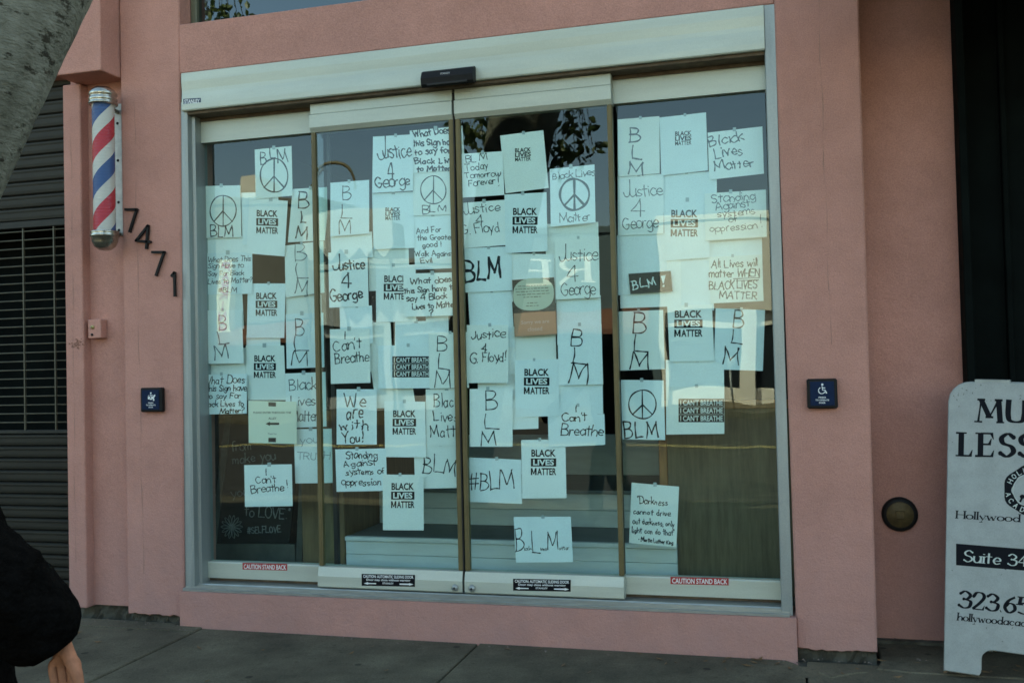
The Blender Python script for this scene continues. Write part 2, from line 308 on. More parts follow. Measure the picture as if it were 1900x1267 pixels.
def catmull(pts, n=5):
    if len(pts) < 3: return list(pts)
    closed = pts[0] == pts[-1]; out = []
    P = [np.array(p) for p in pts]
    for i in range(len(P) - 1):
        p0 = P[i - 1] if i > 0 else (P[-2] if closed else 2 * P[0] - P[1]); p1, p2 = P[i], P[i + 1]
        p3 = P[i + 2] if i + 2 < len(P) else (P[1] if closed else 2 * P[-1] - P[-2])
        for k in range(n):
            t = k / n
            out.append(tuple(.5 * (2 * p1 + (p2 - p0) * t + (2 * p0 - 5 * p1 + 4 * p2 - p3) * t * t + (3 * p1 - p0 - 3 * p2 + p3) * t ** 3)))
    out.append(tuple(P[-1])); return out
class Lay:
    """flat marks drawn in picture pixels and laid on a surface by fn(x, y, lift)"""
    def __init__(s, fn, hand=None): s.fn = fn; s.mb = MB(); s.k = 0; s.sl, s.jit, s.xh, s.tr, s.wk = hand or (0, .018, 1.0, .10, 1.0)
    def lift(s): s.k += 1; return 1 + (s.k % 40) * .02
    def ribbon(s, pts, wd, cap=True):
        pts = [np.array(p, float) for p in pts]; L = s.lift()
        q = [pts[0]]
        for p in pts[1:]:
            dl = np.linalg.norm(p - q[-1])
            if dl > 1e-3:
                a0 = q[-1]; ns = max(1, int(dl / 7))
                for k in range(1, ns + 1): q.append(a0 + (p - a0) * k / ns)
        pts = q
        if len(pts) < 2: return
        wds = wd if hasattr(wd, '__len__') else None
        A, B = [], []
        for i, p in enumerate(pts):
            d = pts[min(i + 1, len(pts) - 1)] - pts[max(i - 1, 0)]; d = d / (np.linalg.norm(d) + 1e-9); nn = np.array([-d[1], d[0]])
            hw = (wd(d) if callable(wd) else wd * (1 + .22 * math.sin(i * .9 + s.k * 2.3))) / 2
            if cap and i == 0: p = p - d * hw * .6
            if cap and i == len(pts) - 1: p = p + d * hw * .6
            A.append(p + nn * hw); B.append(p - nn * hw)
        n = len(A); vs_ = [s.fn(a[0], a[1], L) for a in A] + [s.fn(b_[0], b_[1], L) for b_ in B]
        s.mb.add(vs_, [(i, i + 1, n + i + 1, n + i) for i in range(n - 1)])
    def poly(s, pts):
        L = s.lift()
        if len(pts) == 4 and abs(pts[0][0] - pts[2][0]) > 24:      # follow the bend of the sheet
            a, b_, c_, d_ = [np.array(q, float) for q in pts]; nx = 10; ny = 3; V = []
            for j in range(ny + 1):
                for i in range(nx + 1):
                    u, v = i / nx, j / ny; q = (a * (1 - u) + b_ * u) * (1 - v) + (d_ * (1 - u) + c_ * u) * v; V.append(s.fn(q[0], q[1], L))
            s.mb.add(V, [(j * (nx + 1) + i, j * (nx + 1) + i + 1, (j + 1) * (nx + 1) + i + 1, (j + 1) * (nx + 1) + i) for j in range(ny) for i in range(nx)]); return
        L = L; s.mb.add([s.fn(x, y, L) for x, y in pts], [tuple(range(len(pts)))[::-1]])
    def disc(s, cx, cy_, rx, ry=None, n=24): s.poly([(cx + rx * math.cos(2 * math.pi * k / n), cy_ - (ry or rx) * math.sin(2 * math.pi * k / n)) for k in range(n)])
    def ring(s, cx, cy_, rx, ry, wd, wob=0.0, n=36):
        ph = random.random() * 6
        s.ribbon([(cx + rx * (1 + wob * math.sin(2 * t + ph)) * math.cos(t), cy_ - ry * (1 + wob * math.sin(3 * t + ph)) * math.sin(t)) for t in [2 * math.pi * k / n for k in range(n + 1)]], wd, False)
    def glyph_run(s, txt, xa, ya, xb, yb, h, wd, hand=True, serif=False, track=.10):
        if hand: track = s.tr; wd = wd * s.wk
        tot = sum(G[c][0] + track for c in txt) - track
        d = np.array([xb - xa, yb - ya]); Ln = np.linalg.norm(d); d = d / Ln; up = np.array([d[1], -d[0]]); sx = Ln / tot; x = 0
        for c in txt:
            adv, st = G[c]
            a = s.sl + random.uniform(-2.6, 2.6) * s.jit if hand else 0; sc_ = 1 + (random.uniform(-5, 5) * s.jit if hand else 0); dy = random.uniform(-2.6, 2.6) * s.jit if hand else 0
            if hand and c.islower() and c not in 'bdfhklt': sc_ *= s.xh
            def T(p):
                px_, py_ = p[0] * sc_ * sx, (p[1] * sc_ + dy) * h
                px_, py_ = px_ - a * py_, py_ + a * px_
                return np.array([xa, ya]) + d * (x * sx + px_) + up * py_
            for si, (kind, pts) in enumerate(st):
                if hand: pts = [(p[0] + random.uniform(-1.3, 1.3) * s.jit, p[1] + random.uniform(-1.3, 1.3) * s.jit) for p in pts] if not (pts[0] == pts[-1]) else pts
                if hand and kind == 'l' and len(pts) == 2 and abs(pts[0][1] - pts[1][1]) + abs(pts[0][0] - pts[1][0]) > .3:
                    kind = 'c'; f1, f2 = random.uniform(.3, .7), random.uniform(-2, 2) * s.jit; pts = [pts[0], (pts[0][0] + (pts[1][0] - pts[0][0]) * f1 + f2, pts[0][1] + (pts[1][1] - pts[0][1]) * f1 - f2 * .6), pts[1]]
                q = catmull(pts) if kind == 'c' else pts
                q = [T(p) for p in q]
                if serif:
                    thin = wd * .32
                    tw = si in {'M': (0, 2), 'A': (0,), 'N': (0, 2), 'V': (1,), 'v': (1,), 'W': (1, 3), 'w': (1, 3), 'y': (1,), 'Y': (1,), 'K': (1,), '4': (1,)}.get(c, ())
                    s.ribbon(q, thin * 1.15 if tw else (lambda dd: thin + (wd - thin) * min(1, abs(float(np.dot(dd, up))) ** 1.2)), False)
                    if len(pts) == 2 and len(c) == 1 and c not in '.,':
                        for e, o_ in ((q[0], q[1]), (q[1], q[0])):
                            dd = (e - o_) / (np.linalg.norm(e - o_) + 1e-9); v_ = abs(float(np.dot(dd, up)))
                            if v_ > .8 and c not in 'AVvWwMNK4t7i': s.ribbon([e - d * wd * .95, e + d * wd * .95], thin, False)
                            elif v_ > .8 and c in 'i' and pts[0][1] < .6: s.ribbon([e - d * wd * .95, e + d * wd * .95], thin, False)
                            elif v_ > .6 and c in 'AMNVWwvK': s.ribbon([e - d * wd * .7, e + d * wd * .7], thin, False)
                            elif v_ < .3 and c in 'EFLTZ2' and max(p[0] for p in pts) - .06 < (pts[0] if e is q[0] else pts[1])[0]:
                                sg = -1 if pts[0][1] > .6 else 1
                                s.poly([e, e - d * wd * .6, e + up * sg * h * .26, e + up * sg * h * .26 + d * thin * .4] if sg > 0 else [e, e + up * sg * h * .26 + d * thin * .4, e + up * sg * h * .26, e - d * wd * .6])
                    elif kind == 'c' and c in 'SsCc32':
                        s.disc(*(q[0] if c != '2' else q[0]), wd * .42, n=10)
                        if c in 'Ss3': s.disc(*q[-1], wd * .42, n=10)
                else: s.ribbon(q, wd * random.uniform(.85, 1.12) if hand else wd)
            x += adv + track
    def text(s, txt, xa, ya, xb, yb, h, wd=2.4): s.glyph_run(txt, xa, ya, xb, yb, h, wd)
    def letter(s, ch, x0, y0, x1, y1, wd=2.4): s.glyph_run(ch, x0, y1, x1, y1, y1 - y0, wd)
    def column(s, boxes, wd=2.4, txt='BLM'):
        for c, b_ in zip(txt, boxes): s.letter(c, *b_, wd)
    def peace(s, cx, cy_, rx, ry, wd=2.6):
        s.ring(cx, cy_, rx, ry, wd, .025); s.ribbon([(cx + random.uniform(-1, 1), cy_ - ry), (cx, cy_ + ry)], wd)
        for sg in (-1, 1): s.ribbon([(cx, cy_ + random.uniform(-1, 2)), (cx + sg * rx * .72, cy_ + ry * .72)], wd)
    def printed(s, txt, x0, y0, x1, y1, bold=.0, slope=0.0):
        V, F = font_mesh(txt, bold); L = s.lift()
        s.mb.add([s.fn(x0 + u * (x1 - x0), y1 - v * (y1 - y0) + slope * u * (x1 - x0), L) for u, v in V], F)
    def block_m(s, x0, y0, x1, y1, sl=0.0):
        w_ = x1 - x0; t_ = w_ * .25; ym = y0 + (y1 - y0) * .86; xm = (x0 + x1) / 2; k = lambda x, y: (x, y + sl * (x - x0))
        for q in ([(x0, y1), (x0 + t_, y1), (x0 + t_, y0), (x0, y0)], [(x1 - t_, y1), (x1, y1), (x1, y0), (x1 - t_, y0)], [(x0, y0), (x0 + t_ * 1.05, y0), (xm + t_ * .28, ym), (xm - t_ * .28, ym)], [(x1 - t_ * 1.05, y0), (x1, y0), (xm + t_ * .28, ym), (xm - t_ * .28, ym)]): s.poly([k(*a) for a in q])
    def build(s, name, mat, parent): return s.mb.build(name, mat, parent) if s.mb.v else None
_FM = {}
def font_mesh(txt, bold):
    if (txt, bold) in _FM: return _FM[(txt, bold)]
    cu = bpy.data.curves.new('t', 'FONT'); cu.body = txt; cu.offset = bold; cu.resolution_u = 3; cu.fill_mode = 'FRONT'
    ob = bpy.data.objects.new('t', cu); COL.objects.link(ob)
    dg = bpy.context.evaluated_depsgraph_get(); me = bpy.data.meshes.new_from_object(ob.evaluated_get(dg))
    V = np.array([v.co[:2] for v in me.vertices]); F = [tuple(p.vertices) for p in me.polygons]
    mn, mx = V.min(0), V.max(0); V = (V - mn) / np.maximum(mx - mn, 1e-6)
    bpy.data.objects.remove(ob); bpy.data.curves.remove(cu); bpy.data.meshes.remove(me)
    _FM[(txt, bold)] = (V.tolist(), F); return _FM[(txt, bold)]

# ================================================================== THE SETTING
CONC = material('sidewalk_concrete', (0.150, 0.132, 0.090), .92, 0, .2, bump=.6, bscale=70, col2=(0.082, 0.072, 0.050), vscale=3.2, detail=9, bdist=.006)
CONC_D = material('old_dark_concrete', (0.12, 0.115, 0.09), .95, 0, .2, bump=.8, bscale=30, col2=(0.045, 0.043, 0.034), vscale=9, detail=9, bdist=.012)
SOIL = material('tree_well_soil', (0.07, 0.052, 0.035), 1, 0, .1, var=.4, vscale=30, bump=1, bscale=40, bdist=.02)
ASPH = material('asphalt', (0.040, 0.036, 0.030), .9, 0, .3, var=.25, vscale=4, bump=.5, bscale=120)
ROADPAINT = material('worn_road_paint', (0.62, 0.52, 0.20), .8, 0, .3, var=.15, vscale=12)
def _wear(mat):
    t = mat.node_tree; b = t.nodes['Principled BSDF']; L = t.links.new; src = b.inputs['Base Color'].links[0].from_socket
    pos = t.nodes.new('ShaderNodeNewGeometry').outputs['Position']
    def nz(s_, d, r_=.6):
        n = t.nodes.new('ShaderNodeTexNoise'); n.inputs['Scale'].default_value = s_; n.inputs['Detail'].default_value = d; n.inputs['Roughness'].default_value = r_; L(pos, n.inputs['Vector']); return n.outputs['Fac']
    def mul(a, f, p0, c0, p1, c1, fac):
        r = t.nodes.new('ShaderNodeValToRGB'); L(f, r.inputs[0]); e = r.color_ramp.elements; e[0].position, e[0].color, e[1].position, e[1].color = p0, (c0, c0, c0, 1), p1, (c1, c1, c1, 1)
        x = t.nodes.new('ShaderNodeMixRGB'); x.blend_type = 'MULTIPLY'; x.inputs[0].default_value = fac; L(a, x.inputs[1]); L(r.outputs[0], x.inputs[2]); return x.outputs[0]
    v = t.nodes.new('ShaderNodeTexVoronoi'); v.inputs['Scale'].default_value = 5.5; L(pos, v.inputs['Vector'])
    c = mul(src, v.outputs['Distance'], .085, .35, .105, 1.0, .8)          # old gum
    c = mul(c, nz(26, 9, .8), .36, .45, .43, 1.0, .8)                      # oil and grime flecks
    c = mul(c, nz(140, 3, .7), .3, .62, .68, 1.15, .9)                     # aggregate
    c = mul(c, nz(1.3, 6, .65), .35, .62, .62, 1.12, .9)
    L(c, b.inputs['Base Color'])
_wear(CONC)
def gz(y): return 0.012 * min(y, 0.0)

m = MB(); m.add([(-60, .7, -.03), (60, .7, -.03), (60, -5.2, gz(-5.2) - .022), (-60, -5.2, gz(-5.2) - .022), (60, 0, -.022), (-60, 0, -.022)], [(0, 1, 4, 5)[::-1], (5, 4, 2, 3)[::-1]])
sidewalk = struct(m.build('sidewalk', CONC_D, base=(0, -2, 0)))
XJ = [-2.92 + 1.47 * k for k in range(-6, 8)]
YJ = [-0.035, -1.30, -2.50, -3.70, -4.86]
def slab_part(x0, x1, y1, y0, name='slab', dz=0.0, outline=None, mat=None):
    g = .004; mm = MB(); top = []; e = .006
    if outline is None:
        outline = [(x0 + g, y0 + g), (x1 - g, y0 + g), (x1 - g, y1 - g), (x0 + g, y1 - g)]
    cx = sum(p[0] for p in outline) / len(outline); cy_ = sum(p[1] for p in outline) / len(outline)
    def ins(p): 
        dx, dy = cx - p[0], cy_ - p[1]; l = math.hypot(dx, dy); return (p[0] + dx / l * e, p[1] + dy / l * e)
    n = len(outline)
    vs_ = [(p[0], p[1], gz(p[1]) - .02 + dz) for p in outline] + [(p[0], p[1], gz(p[1]) - .005 + dz) for p in outline] + [(*ins(p), gz(p[1]) + dz) for p in outline]
    fs = [tuple(2 * n + i for i in range(n))]
    for r_ in (0, n): fs += [(r_ + i, r_ + (i + 1) % n, r_ + n + (i + 1) % n, r_ + n + i) for i in range(n)]
    mm.add(vs_, fs); return mm.build(name, mat or CONC, sidewalk)
for i in range(len(XJ) - 1):
    for j in range(len(YJ) - 1):
        x0, x1 = XJ[i], XJ[i + 1]
        if x0 < -2.73 < x1 and YJ[j + 1] < -3.03 < YJ[j]: continue
        y_top = YJ[j]
        if j == 0 and (x1 < -2.8 or x0 > 1.0): y_top = -.115
        if j == 0 and x0 < 0 < x1:     # the slab by the broken pilaster foot
            slab_part(0, 0, 0, 0, outline=[(x0 + .004, YJ[1] + .004), (x1 - .004, YJ[1] + .004), (x1 - .004, -.13), (.40, -.13), (.17, -.20), (.10, -.27), (.05, -.19), (-.01, -.09), (-.06, -.036), (x0 + .004, -.036)]); continue
        slab_part(x0, x1, y_top, YJ[j + 1], dz=random.uniform(-.002, .002))
for k in range(-4, 1): # narrow strip along the foot of the shutter and the pole recess
    slab_part(-2.92 + .95 * (k - 1), -2.92 + .95 * k - .0, .02, -.115, dz=.004)
slab_part(0, 0, 0, 0, outline=[(.065, -.185), (.11, -.255), (.19, -.19), (.26, -.15), (.21, -.11), (.10, -.13)], dz=.006)
slab_part(0, 0, 0, 0, outline=[(.30, -.10), (.42, -.125), (.95, -.125), (.95, .32), (.33, .32), (.325, .0)], dz=.006)
slab_part(0, 0, 0, 0, outline=[(.97, -.115), (2.9, -.115), (2.9, .26), (.97, .26)], dz=.006)
m = MB()
rr = random.Random(3)
gv = []
for a in range(9):
    for b_ in range(9): gv.append((-2.90 + 1.43 * a / 8, -3.69 + 1.18 * b_ / 8, gz(-3.1) - .012 + rr.uniform(-.004, .02)))
m.add(gv, [(a * 9 + b_, (a + 1) * 9 + b_, (a + 1) * 9 + b_ + 1, a * 9 + b_ + 1) for a in range(8) for b_ in range(8)])
m.build('tree_well_soil', SOIL, sidewalk)
DRY = material('dry_leaf', (.13, .075, .03), .8, var=.4, vscale=30)
m = MB()
for k in range(60):
    x, y = (rr.uniform(-.6, .9), -.05 - abs(rr.gauss(0, .10))) if k < 28 else (rr.uniform(-4.2, 1.5), -.06 - abs(rr.gauss(0, .5)))
    s_, a = rr.uniform(.012, .030), rr.uniform(0, 6.3); z = gz(y) + (.03 if x > .3 else .004)
    P4 = [(x + s_ * math.cos(a), y + s_ * math.sin(a), z + rr.uniform(.0, .006)), (x + s_ * .3 * math.cos(a + 1.6), y + s_ * .3 * math.sin(a + 1.6), z), (x - s_ * math.cos(a), y - s_ * math.sin(a), z + rr.uniform(0, .008)), (x - s_ * .3 * math.cos(a + 1.6), y - s_ * .3 * math.sin(a + 1.6), z + .003)]
    m.add(P4, [(0, 1, 2), (0, 2, 3)])
stuff(m.build('leaf_litter', DRY, sidewalk))
m = MB(); m.box((-60, -5.02, -.30), (60, -4.87, gz(-4.87)), .012); struct(m.build('kerb', CONC))
m = MB(); m.add([(-80, -5.0, -.19), (80, -5.0, -.19), (80, -21.0, -.19), (-80, -21.0, -.19)], [(3, 2, 1, 0)]); struct(m.build('road', ASPH))
for yy in (-12.9, -13.15):
    m = MB(); m.add([(-80, yy, -.186), (80, yy, -.186), (80, yy - .11, -.186), (-80, yy - .11, -.186)], [(3, 2, 1, 0)]); struct(m.build('road_marking', ROADPAINT))
m = MB(); m.box((-80, -21.15, -.4), (80, -21.0, -.05), .012); struct(m.build('kerb', CONC))
m = MB(); m.add([(-80, -21.15, -.055), (80, -21.15, -.055), (80, -26.5, 0), (-80, -26.5, 0)], [(3, 2, 1, 0)]); struct(m.build('far_pavement', CONC))
m = MB(); m.add([(-900, 900, -.42), (900, 900, -.42), (900, -900, -.42), (-900, -900, -.42)], [(3, 2, 1, 0)]); struct(m.build('ground', CONC_D))

# ------------------------------------------------------------------ the pink shopfront
pink = tag(empty('pink_shop_building', (-1.5, .3, 0)), 'pink stucco shopfront building around the sliding glass doors', 'building')
rj = random.Random(11)
def ragged(xa, xb, z, n, amp): return [(xa + (xb - xa) * k / n, z + rj.uniform(-amp, amp)) for k in range(n + 1)]
def pilaster(xbl, xbr, xtl, xtr, zb):
    m = MB(); bot = ragged(xbl, xbr, zb, 16, .0055)
    poly = bot + [(xtr, 2.95), (xtr, 5.0), (xtl, 5.0), (xtl, 2.95)]
    # rounded, slightly chipped arrises: a chamfer ring round the front
    e = .007; cx = (xbl + xbr) / 2
    fr = [(p[0] + (e if p[0] < cx - .12 else (-e if p[0] > cx + .12 else 0)), p[1] + (e * .6 if p[1] < 1 else 0)) for p in poly]
    F = [(p[0], 0.0, p[1]) for p in fr]; M_ = [(p[0], e, p[1]) for p in poly]; B_ = [(p[0], .30, p[1]) for p in poly]; n = len(poly)
    m.add(F + M_ + B_, [tuple(range(n))] + [(n + i, n + (i + 1) % n, (i + 1) % n, i) for i in range(n)] + [(2 * n + i, 2 * n + (i + 1) % n, n + (i + 1) % n, n + i) for i in range(n)])
    return m.build('pilaster', PINK, pink)
pilaster(-3.387, -3.050, -3.387, -3.024, .043)
pilaster(-.016, .312, -.030, .322, .040)
def seam(xb, xt, z0, z1, mat):     # hairline crack over the corner bead
    m = MB(); n = 40; L_, R_ = [], []
    for k in range(n + 1):
        t = k / n; x = xb + (xt - xb) * t + .003 * math.sin(t * 23) + rj.uniform(-.0018, .0018); wdt = max(.0002, .0007 + .0008 * math.sin(t * 41 + 1) + rj.uniform(-.0004, .0004))
        L_.append((x - wdt, -.0012, z0 + (z1 - z0) * t)); R_.append((x + wdt, -.0012, z0 + (z1 - z0) * t))
    m.add(L_ + R_, [(i, i + n + 1, i + n + 2, i + 1) for i in range(n)]); return m.build('stucco_crack', mat, pink)
CRACK = material('crack_shadow_grime', (0.33, 0.20, 0.155), .95, 0, .1, var=.2, vscale=40)  # brown tone of the thin crack strips
seam(-3.287, -3.300, .25, 2.75, CRACK); seam(.165, .155, 1.35, 3.0, CRACK)
m = MB(); m.box((-3.0265, .002, 2.853), (-.031, .30, 3.108), .004); m.build('lintel', PINK, pink)
m = MB(); m.box((-3.0265, .006, 4.6), (-.031, .30, 5.0)); m.build('upper_wall', PINK, pink)
m = MB(); bt = ragged(-3.052, -.014, -.035, 40, .006)
poly = [(p[0], p[1] - .028 * (p[0] + 3.05) / 3.03) for p in bt] + [(-.014, .178), (-3.052, .178)]
m.slab([(p[0], -.032, p[1]) for p in poly], [(p[0], .20, p[1]) for p in poly]); m.build('base_wall', PINK, pink)
box_part('recess_wall', (-3.75, .062, .066), (-3.386, .3, 5.0), PINK, pink)
m = MB()
F = [(-3.752, 0, z) for z in (.060, 2.862)] ; m.box((-3.752, 0, .060), (-3.640, .10, 2.862), .005); m.build('shutter_post', PINK, pink)
seam(-3.705, -3.700, .3, 2.6, CRACK)
m = MB()
for k in range(46):
    c_ = PY(143 + rj.gauss(0, 5), 638 + rj.gauss(0, 4.5), -.0008); s_ = rj.uniform(.002, .007); a = rj.uniform(0, 6)
    m.add([(c_[0] + s_ * math.cos(a + q_), -.0008 - k * .00001, c_[2] + s_ * .8 * math.sin(a + q_)) for q_ in (0, 1.2, 2.6, 3.7, 5.0)], [(0, 1, 2, 3, 4)])
stuff(m.build('rust_splatter', material('rust_stain', (.24, .11, .075), .9), pink))
m = MB(); m.box((-3.676, -.148, 2.866), (-3.391, .0615, 5.0), .004); m.build('bulkhead', PINK, pink)
m = MB(); m.box((-5.2, .03, 2.93), (-3.7525, .3, 5.0), .004); m.build('shutter_lintel', PINK, pink)
RWX = float(PY(1783, 600, .32)[0])
m = MB(); bt = ragged(.3225, RWX, .012, 14, .010)
poly = bt + [(RWX, 5.0), (.3225, 5.0)]
m.slab([(p[0], .32, p[1]) for p in poly], [(p[0], .5, p[1]) for p in poly]); m.build('recess_wall', PINK, pink)
# worn rubble footings under the stucco
def rubble(x0, x1, y, z0, z1):
    m = MB(); nx, nz_ = 16, 4; V = []
    for i in range(nx + 1):
        for j in range(nz_ + 1):
            V.append((x0 + (x1 - x0) * i / nx, y + rj.uniform(-.012, .016), z0 + (z1 - z0) * j / nz_ + (rj.uniform(-.004, .004) if 0 < j < nz_ else 0)))
    m.add(V, [(i * (nz_ + 1) + j, (i + 1) * (nz_ + 1) + j, (i + 1) * (nz_ + 1) + j + 1, i * (nz_ + 1) + j + 1) for i in range(nx) for j in range(nz_)])
    m.box((x0, y + .02, z0), (x1, .28, z1)); return m.build('footing', CONC_D, pink)
rubble(-3.38, -3.06, .035, -.05, .055); rubble(-.012, .31, .035, -.09, .052); rubble(.325, .72, .345, -.06, .02); rubble(-3.75, -3.39, .085, -.05, .075)
# loose chips of stucco and grit at the wall foot
CHIP = material('stucco_rubble', (0.16, 0.13, 0.11), .95, 0, .1, var=.3, vscale=40)
m = MB()
for k in range(90):
    x = rj.choice([rj.uniform(-.1, .75), rj.uniform(-3.75, -2.9), rj.uniform(-3, 0)]); y = -.05 - abs(rj.gauss(0, .035)); s_ = rj.uniform(.002, .007)
    if x < -3.06 or x > -.01: y += .06
    z = gz(y) + (.004 if x < -2.92 else (.024 if x > .4 else 0)); a = rj.uniform(0, 6)
    pts = [(x + s_ * math.cos(a + q), y + s_ * .8 * math.sin(a + q), z) for q in (0, 1.4, 3.0, 4.4)]
    m.add(pts + [(x + rj.uniform(-.2, .2) * s_, y, z + s_ * .8)], [(0, 1, 4), (1, 2, 4), (2, 3, 4), (3, 0, 4)])
stuff(m.build('stucco_grit', CHIP, pink))

# inside of the shop
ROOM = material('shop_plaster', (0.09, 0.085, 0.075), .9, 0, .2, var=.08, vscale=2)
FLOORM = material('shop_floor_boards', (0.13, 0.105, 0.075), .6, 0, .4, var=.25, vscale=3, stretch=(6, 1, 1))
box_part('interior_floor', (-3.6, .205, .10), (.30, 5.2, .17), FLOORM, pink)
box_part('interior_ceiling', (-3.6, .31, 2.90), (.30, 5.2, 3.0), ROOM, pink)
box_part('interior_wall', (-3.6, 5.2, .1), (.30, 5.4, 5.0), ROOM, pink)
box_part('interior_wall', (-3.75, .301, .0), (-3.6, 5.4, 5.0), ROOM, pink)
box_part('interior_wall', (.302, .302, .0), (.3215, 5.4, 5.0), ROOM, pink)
m = MB(); m.box((-5.2, .302, 5.0), (3.2, 5.4, 5.15)); m.build('roof', CONC_D, pink)
m = MB(); m.box((-5.2, -.02, 5.0), (3.2, .30, 5.25), .01); m.build('parapet', PINK, pink)

# upper shop window over the lintel
uw = MB(); uw.box((-3.020, .10, 3.112), (-2.985, .16, 4.6), .003); uw.box((-2.985, .10, 3.112), (-.04, .16, 3.128), .003); uw.box((-1.53, .10, 3.128), (-1.49, .16, 4.6), .003)
uwin = uw.build('upper_window', material('olive_window_frame', (.13, .13, .085), .5, .2), pink)
m = MB(); y0, y1 = .125, .131
m.add([(-2.985, y0, 3.128), (-1.53, y0, 3.128), (-1.53, y0, 4.6), (-2.985, y0, 4.6)], [(0, 1, 2, 3)]); m.build('pane', glass_front('upper_window_glass', (.35, .45, .47), 1.9), uwin)
m = MB(); m.add([(-1.49, y0, 3.128), (-.04, y0, 3.128), (-.04, y0, 4.6), (-1.49, y0, 4.6)], [(0, 1, 2, 3)]); m.build('pane', bpy.data.materials['upper_window_glass'], uwin)

# ------------------------------------------------------------------ neighbours on this side, the unseen ones added for shade
DARKP = material('dark_green_black_paint', (0.004, 0.006, 0.0055), .8, 0, .05, var=.3, vscale=5)  # one near-black tone for the bay, the backings and the awning
dark = tag(empty('dark_shopfront', (1.6, .2, 0)), 'near black unlit shopfront bay beyond the pink recessed wall', 'shopfront')
m = MB(); m.box((RWX + .003, .22, .0), (RWX + .037, .6, 5.0), .004); m.build('frame_post', DARKP, dark)
m = MB(); m.box((RWX + .04, .40, .0), (3.2, .7, 5.0)); m.build('panel', DARKP, dark)
m = MB(); m.box((.93, .365, .0), (.955, .41, 5.0), .004); m.build('mullion', DARKP, dark)
m = MB(); m.box((1.35, .365, .0), (1.375, .41, 5.0), .004); m.build('mullion', DARKP, dark)
aw = tag(empty('shop_awning', (1.77, -.3, 3.2)), 'black canvas awning out over the dark shopfront and recessed pink wall', 'awning')  # out of view, added to darken the recessed wall below it
m = MB(); m.slab([(.335, .31, 3.40), (3.2, .31, 3.40), (3.2, -1.1, 2.98), (.335, -1.1, 2.98)], [(.335, .31, 3.385), (3.2, .31, 3.385), (3.2, -1.1, 2.965), (.335, -1.1, 2.965)]); m.build('canvas', DARKP, aw)
m = MB(); m.slab([(.335, -1.105, 2.98), (3.2, -1.105, 2.98), (3.2, -1.105, 2.74), (.335, -1.105, 2.74)], [(.335, -1.10, 2.98), (3.2, -1.10, 2.98), (3.2, -1.10, 2.74), (.335, -1.10, 2.74)]); m.build('valance', DARKP, aw)
for xa in (.36, 1.75, 3.15):
    m = MB(); m.tube([(xa, .31, 3.1), (xa, -1.08, 2.95)], .012, 8); m.build('arm', BLACK_MET, aw)
NB = material('neighbour_plaster', (.36, .30, .24), .9, 0, .2, var=.08, vscale=2, bump=.3)
def plain_building(name, x0, x1, h, label, mat, ya=.05):  # unseen row masses, added so their shadow covers the sidewalk
    t = tag(empty(name, ((x0 + x1) / 2, 3, 0)), label, 'building')
    box_part('wall', (x0, ya, -.05), (x1, 8, h), mat, t); m = MB(); m.box((x0 - .02, ya - .06, h + .002), (x1 + .02, 8, h + .25), .02); m.build('parapet', mat, t)
    k = x0 + .6
    while k < x1 - 2.6:
        wv = MB(); wv.box((k, ya - .04, .5), (k + 2.1, ya - .002, 2.5), .01); f_ = wv.build('window', BLACK_MET, t)
        wv = MB(); wv.add([(k + .06, ya - .045, .56), (k + 2.04, ya - .045, .56), (k + 2.04, ya - .045, 2.44), (k + .06, ya - .045, 2.44)], [(0, 1, 2, 3)]); wv.build('pane', material('dark_pane', (.03, .04, .045), .08), f_)
        k += 2.7
plain_building('neighbouring_building', -34, -5.21, 5.0, 'unseen tan row building added for shade beyond the roll-up shutter', NB)
plain_building('neighbouring_building', 3.22, 34, 4.9, 'unseen tan row building added for shade beyond the dark shopfront', NB)

# ------------------------------------------------------------------ roll-up shutter by the tree
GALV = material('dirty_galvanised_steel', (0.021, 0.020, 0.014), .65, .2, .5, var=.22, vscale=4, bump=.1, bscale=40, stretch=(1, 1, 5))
shut = tag(empty('roll_up_shutter', (-4.4, .12, .03)), 'grey steel roll-up shutter with see-through grille band behind the tree', 'shutter')
SX0, SX1, SY = -5.15, -3.7535, .115
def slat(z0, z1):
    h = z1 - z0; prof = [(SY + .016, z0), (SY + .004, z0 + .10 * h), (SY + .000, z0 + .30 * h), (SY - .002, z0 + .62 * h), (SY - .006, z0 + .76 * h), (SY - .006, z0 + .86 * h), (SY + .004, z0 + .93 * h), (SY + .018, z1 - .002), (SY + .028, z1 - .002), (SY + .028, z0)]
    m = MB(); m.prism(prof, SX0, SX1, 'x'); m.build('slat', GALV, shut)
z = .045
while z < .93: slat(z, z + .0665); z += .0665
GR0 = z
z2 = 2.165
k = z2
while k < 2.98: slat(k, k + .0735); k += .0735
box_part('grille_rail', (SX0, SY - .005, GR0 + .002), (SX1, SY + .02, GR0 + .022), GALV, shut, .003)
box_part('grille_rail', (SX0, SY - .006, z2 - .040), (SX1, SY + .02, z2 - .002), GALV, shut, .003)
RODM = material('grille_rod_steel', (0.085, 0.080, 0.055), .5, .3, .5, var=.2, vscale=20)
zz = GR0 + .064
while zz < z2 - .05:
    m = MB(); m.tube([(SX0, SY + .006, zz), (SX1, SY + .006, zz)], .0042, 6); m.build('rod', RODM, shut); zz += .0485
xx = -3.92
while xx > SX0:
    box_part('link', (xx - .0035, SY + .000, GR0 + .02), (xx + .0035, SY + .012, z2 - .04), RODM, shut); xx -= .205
box_part('backing', (SX0, SY + .35, 0.0), (-3.64, SY + .36, 3.0), DARKP, shut)

